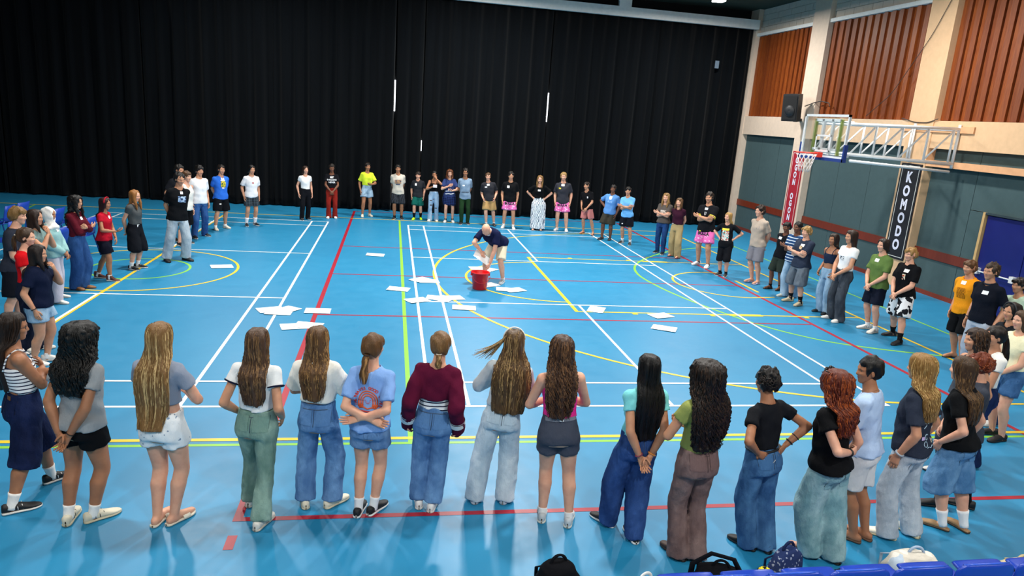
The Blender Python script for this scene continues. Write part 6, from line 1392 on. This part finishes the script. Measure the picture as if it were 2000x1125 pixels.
def bag(name, label, x, y, rz_, w, d, h, mat, strap=None, pocket=None, ripple=.006, lean=0.):
    e = bpy.data.objects.new(name, None); COL.objects.link(e); e.location = (x, y, 0); e.rotation_euler = (0, 0, rad(rz_)); tag(e, label, 'bag')
    f = Field((-w, -d, -.02), (w, d, h * 1.25), (.012, .012, .012))
    f.add(f.d_loft((0, 0, 0), np.eye(3), [(.0, 0, 0, w * .46, d * .46), (h * .1, 0, 0, w * .5, d * .5), (h * .6, 0, lean * .6, w * .47, d * .46), (h * .85, 0, lean * .85, w * .38, d * .36), (h * .96, 0, lean, w * .24, d * .24), (h, 0, lean, w * .1, d * .1)], 2.8), 0)
    f.ripple(ripple, [(22, 14, 26), (-18, 26, 30), (40, 10, -22)], label); f.clipz(.004); V, F_ = f.mesh(); o = MB().add(V, F_).build('body', mat, e)
    if pocket is not None:
        f2 = Field((-w, -d, -.02), (w, d, h), (.012, .012, .012)); f2.add(f2.d_loft((0, -d * .34, 0), np.eye(3), [(h * .08, 0, 0, w * .36, d * .26), (h * .42, 0, 0, w * .36, d * .24), (h * .5, 0, .0, w * .28, d * .16)], 3), 0); V, F_ = f2.mesh(); MB().add(V, F_).build('pocket', pocket, e)
    sm = strap or mat
    a = np.linspace(0, math.pi, 12); MB().add(*tube([(.06 * math.cos(q), lean, h * .93 + .07 * math.sin(q)) for q in a], .011, 6)).build('handle', sm, e)
    for s in (-1, 1): MB().add(*tube([(s * w * .22, d * .28 + lean * .5, h * .8), (s * w * .3, d * .62, h * .62), (s * w * .3, d * .58, h * .2), (s * w * .26, d * .42, .04)], .016, 6, flat=.45)).build('strap', sm, e)
    MB().add(*tube([(-w * .40, -d * .26, h * .42), (-w * .36, -d * .25, h * .72), (-w * .2, -d * .2 + lean, h * .9), (w * .2, -d * .2 + lean, h * .9), (w * .36, -d * .25, h * .72), (w * .40, -d * .26, h * .42)], .005, 5)).build('zip', plain('2a2c30', .5), e)
    return e
BK = cloth('0c0d12')
bag('backpack', 'black backpack standing alone on the floor at the bottom centre', .72, -3.52, 10, .34, .24, .36, BK, None, cloth('101218'))
bb = bag('backpack', 'black backpack with raised strap loop at the left end of the seats', 1.92, -3.62, -20, .44, .28, .33, BK, None, cloth('121319'))
MB().add(*tube([(-.2, .06, .14), (-.2, .02, .30), (-.08, 0, .42), (.08, 0, .40), (.14, 0, .30)], .022, 6, flat=.4)).build('strap_loop', cloth('15161b'), bb)
mono = cloth('26345e', 'floral', '8f98ae', sc=30)
bag('handbag', 'navy bag with pale monogram pattern beside the wide pale jeans', 2.52, -3.50, 20, .32, .18, .38, mono, cloth('1a2448'), None, .003, .0)
bag('backpack', 'low black bag on the floor beneath the wide pale jeans', 2.98, -3.62, 5, .44, .26, .22, BK)
bag('backpack', 'cream and pale blue backpack leaning on the blue seats', 3.52, -3.62, -8, .48, .30, .38, cloth('d6d0c2', 'blobs', 'e6e2d8', 'b9c9d8', 6), cloth('a9bdd2'), cloth('d9d3c4'), .009)
bag('tote_bag', 'cream cloth bag at the bottom right corner', 4.42, -3.68, 12, .40, .28, .30, cloth('d8c9a4'), cloth('c9b98f'), None, .01)
ty = bpy.data.objects.new('plush_toy', None); COL.objects.link(ty); ty.location = (2.27, -3.62, 0); tag(ty, 'small yellow and black plush toy between the black backpack and navy bag', 'toy')
f = Field((-.14, -.14, -.01), (.14, .14, .34), (.01,) * 3); f.add(f.d_chain([(0, 0, .07), (0, 0, .2)], [.085, .07]), 0); f.add(f.d_ell((0, -.01, .25), (.06, .06, .055)), .02); f.clipz(.002); V, F_ = f.mesh()
MB().add(V, F_).build('body', cloth('e6cf2e', 'blobs', '17150e', '17150e', 14), ty)
for s in (-1, 1): MB().add(*ball((s * .08, -.03, .16), (.035, .03, .05), 10, 8)).build('paw', cloth('e6cf2e'), ty)
hp = bpy.data.objects.new('headphones', None); COL.objects.link(hp); hp.location = (1.42, -3.45, 0); hp.rotation_euler = (0, 0, .4); tag(hp, 'small white looped item on the floor at the bottom edge', 'headphones')
a = np.linspace(0, math.pi, 14); MB().add(*tube([(.075 * math.cos(q), 0, .07 + .10 * math.sin(q)) for q in a], .014, 8, flat=.6)).build('band', plain('f0efec', .5), hp)
for s in (-1, 1): MB().add(*ball((s * .075, 0, .05), (.03, .04, .048), 12, 8)).build('ear_cup', plain('eceae6', .5), hp)
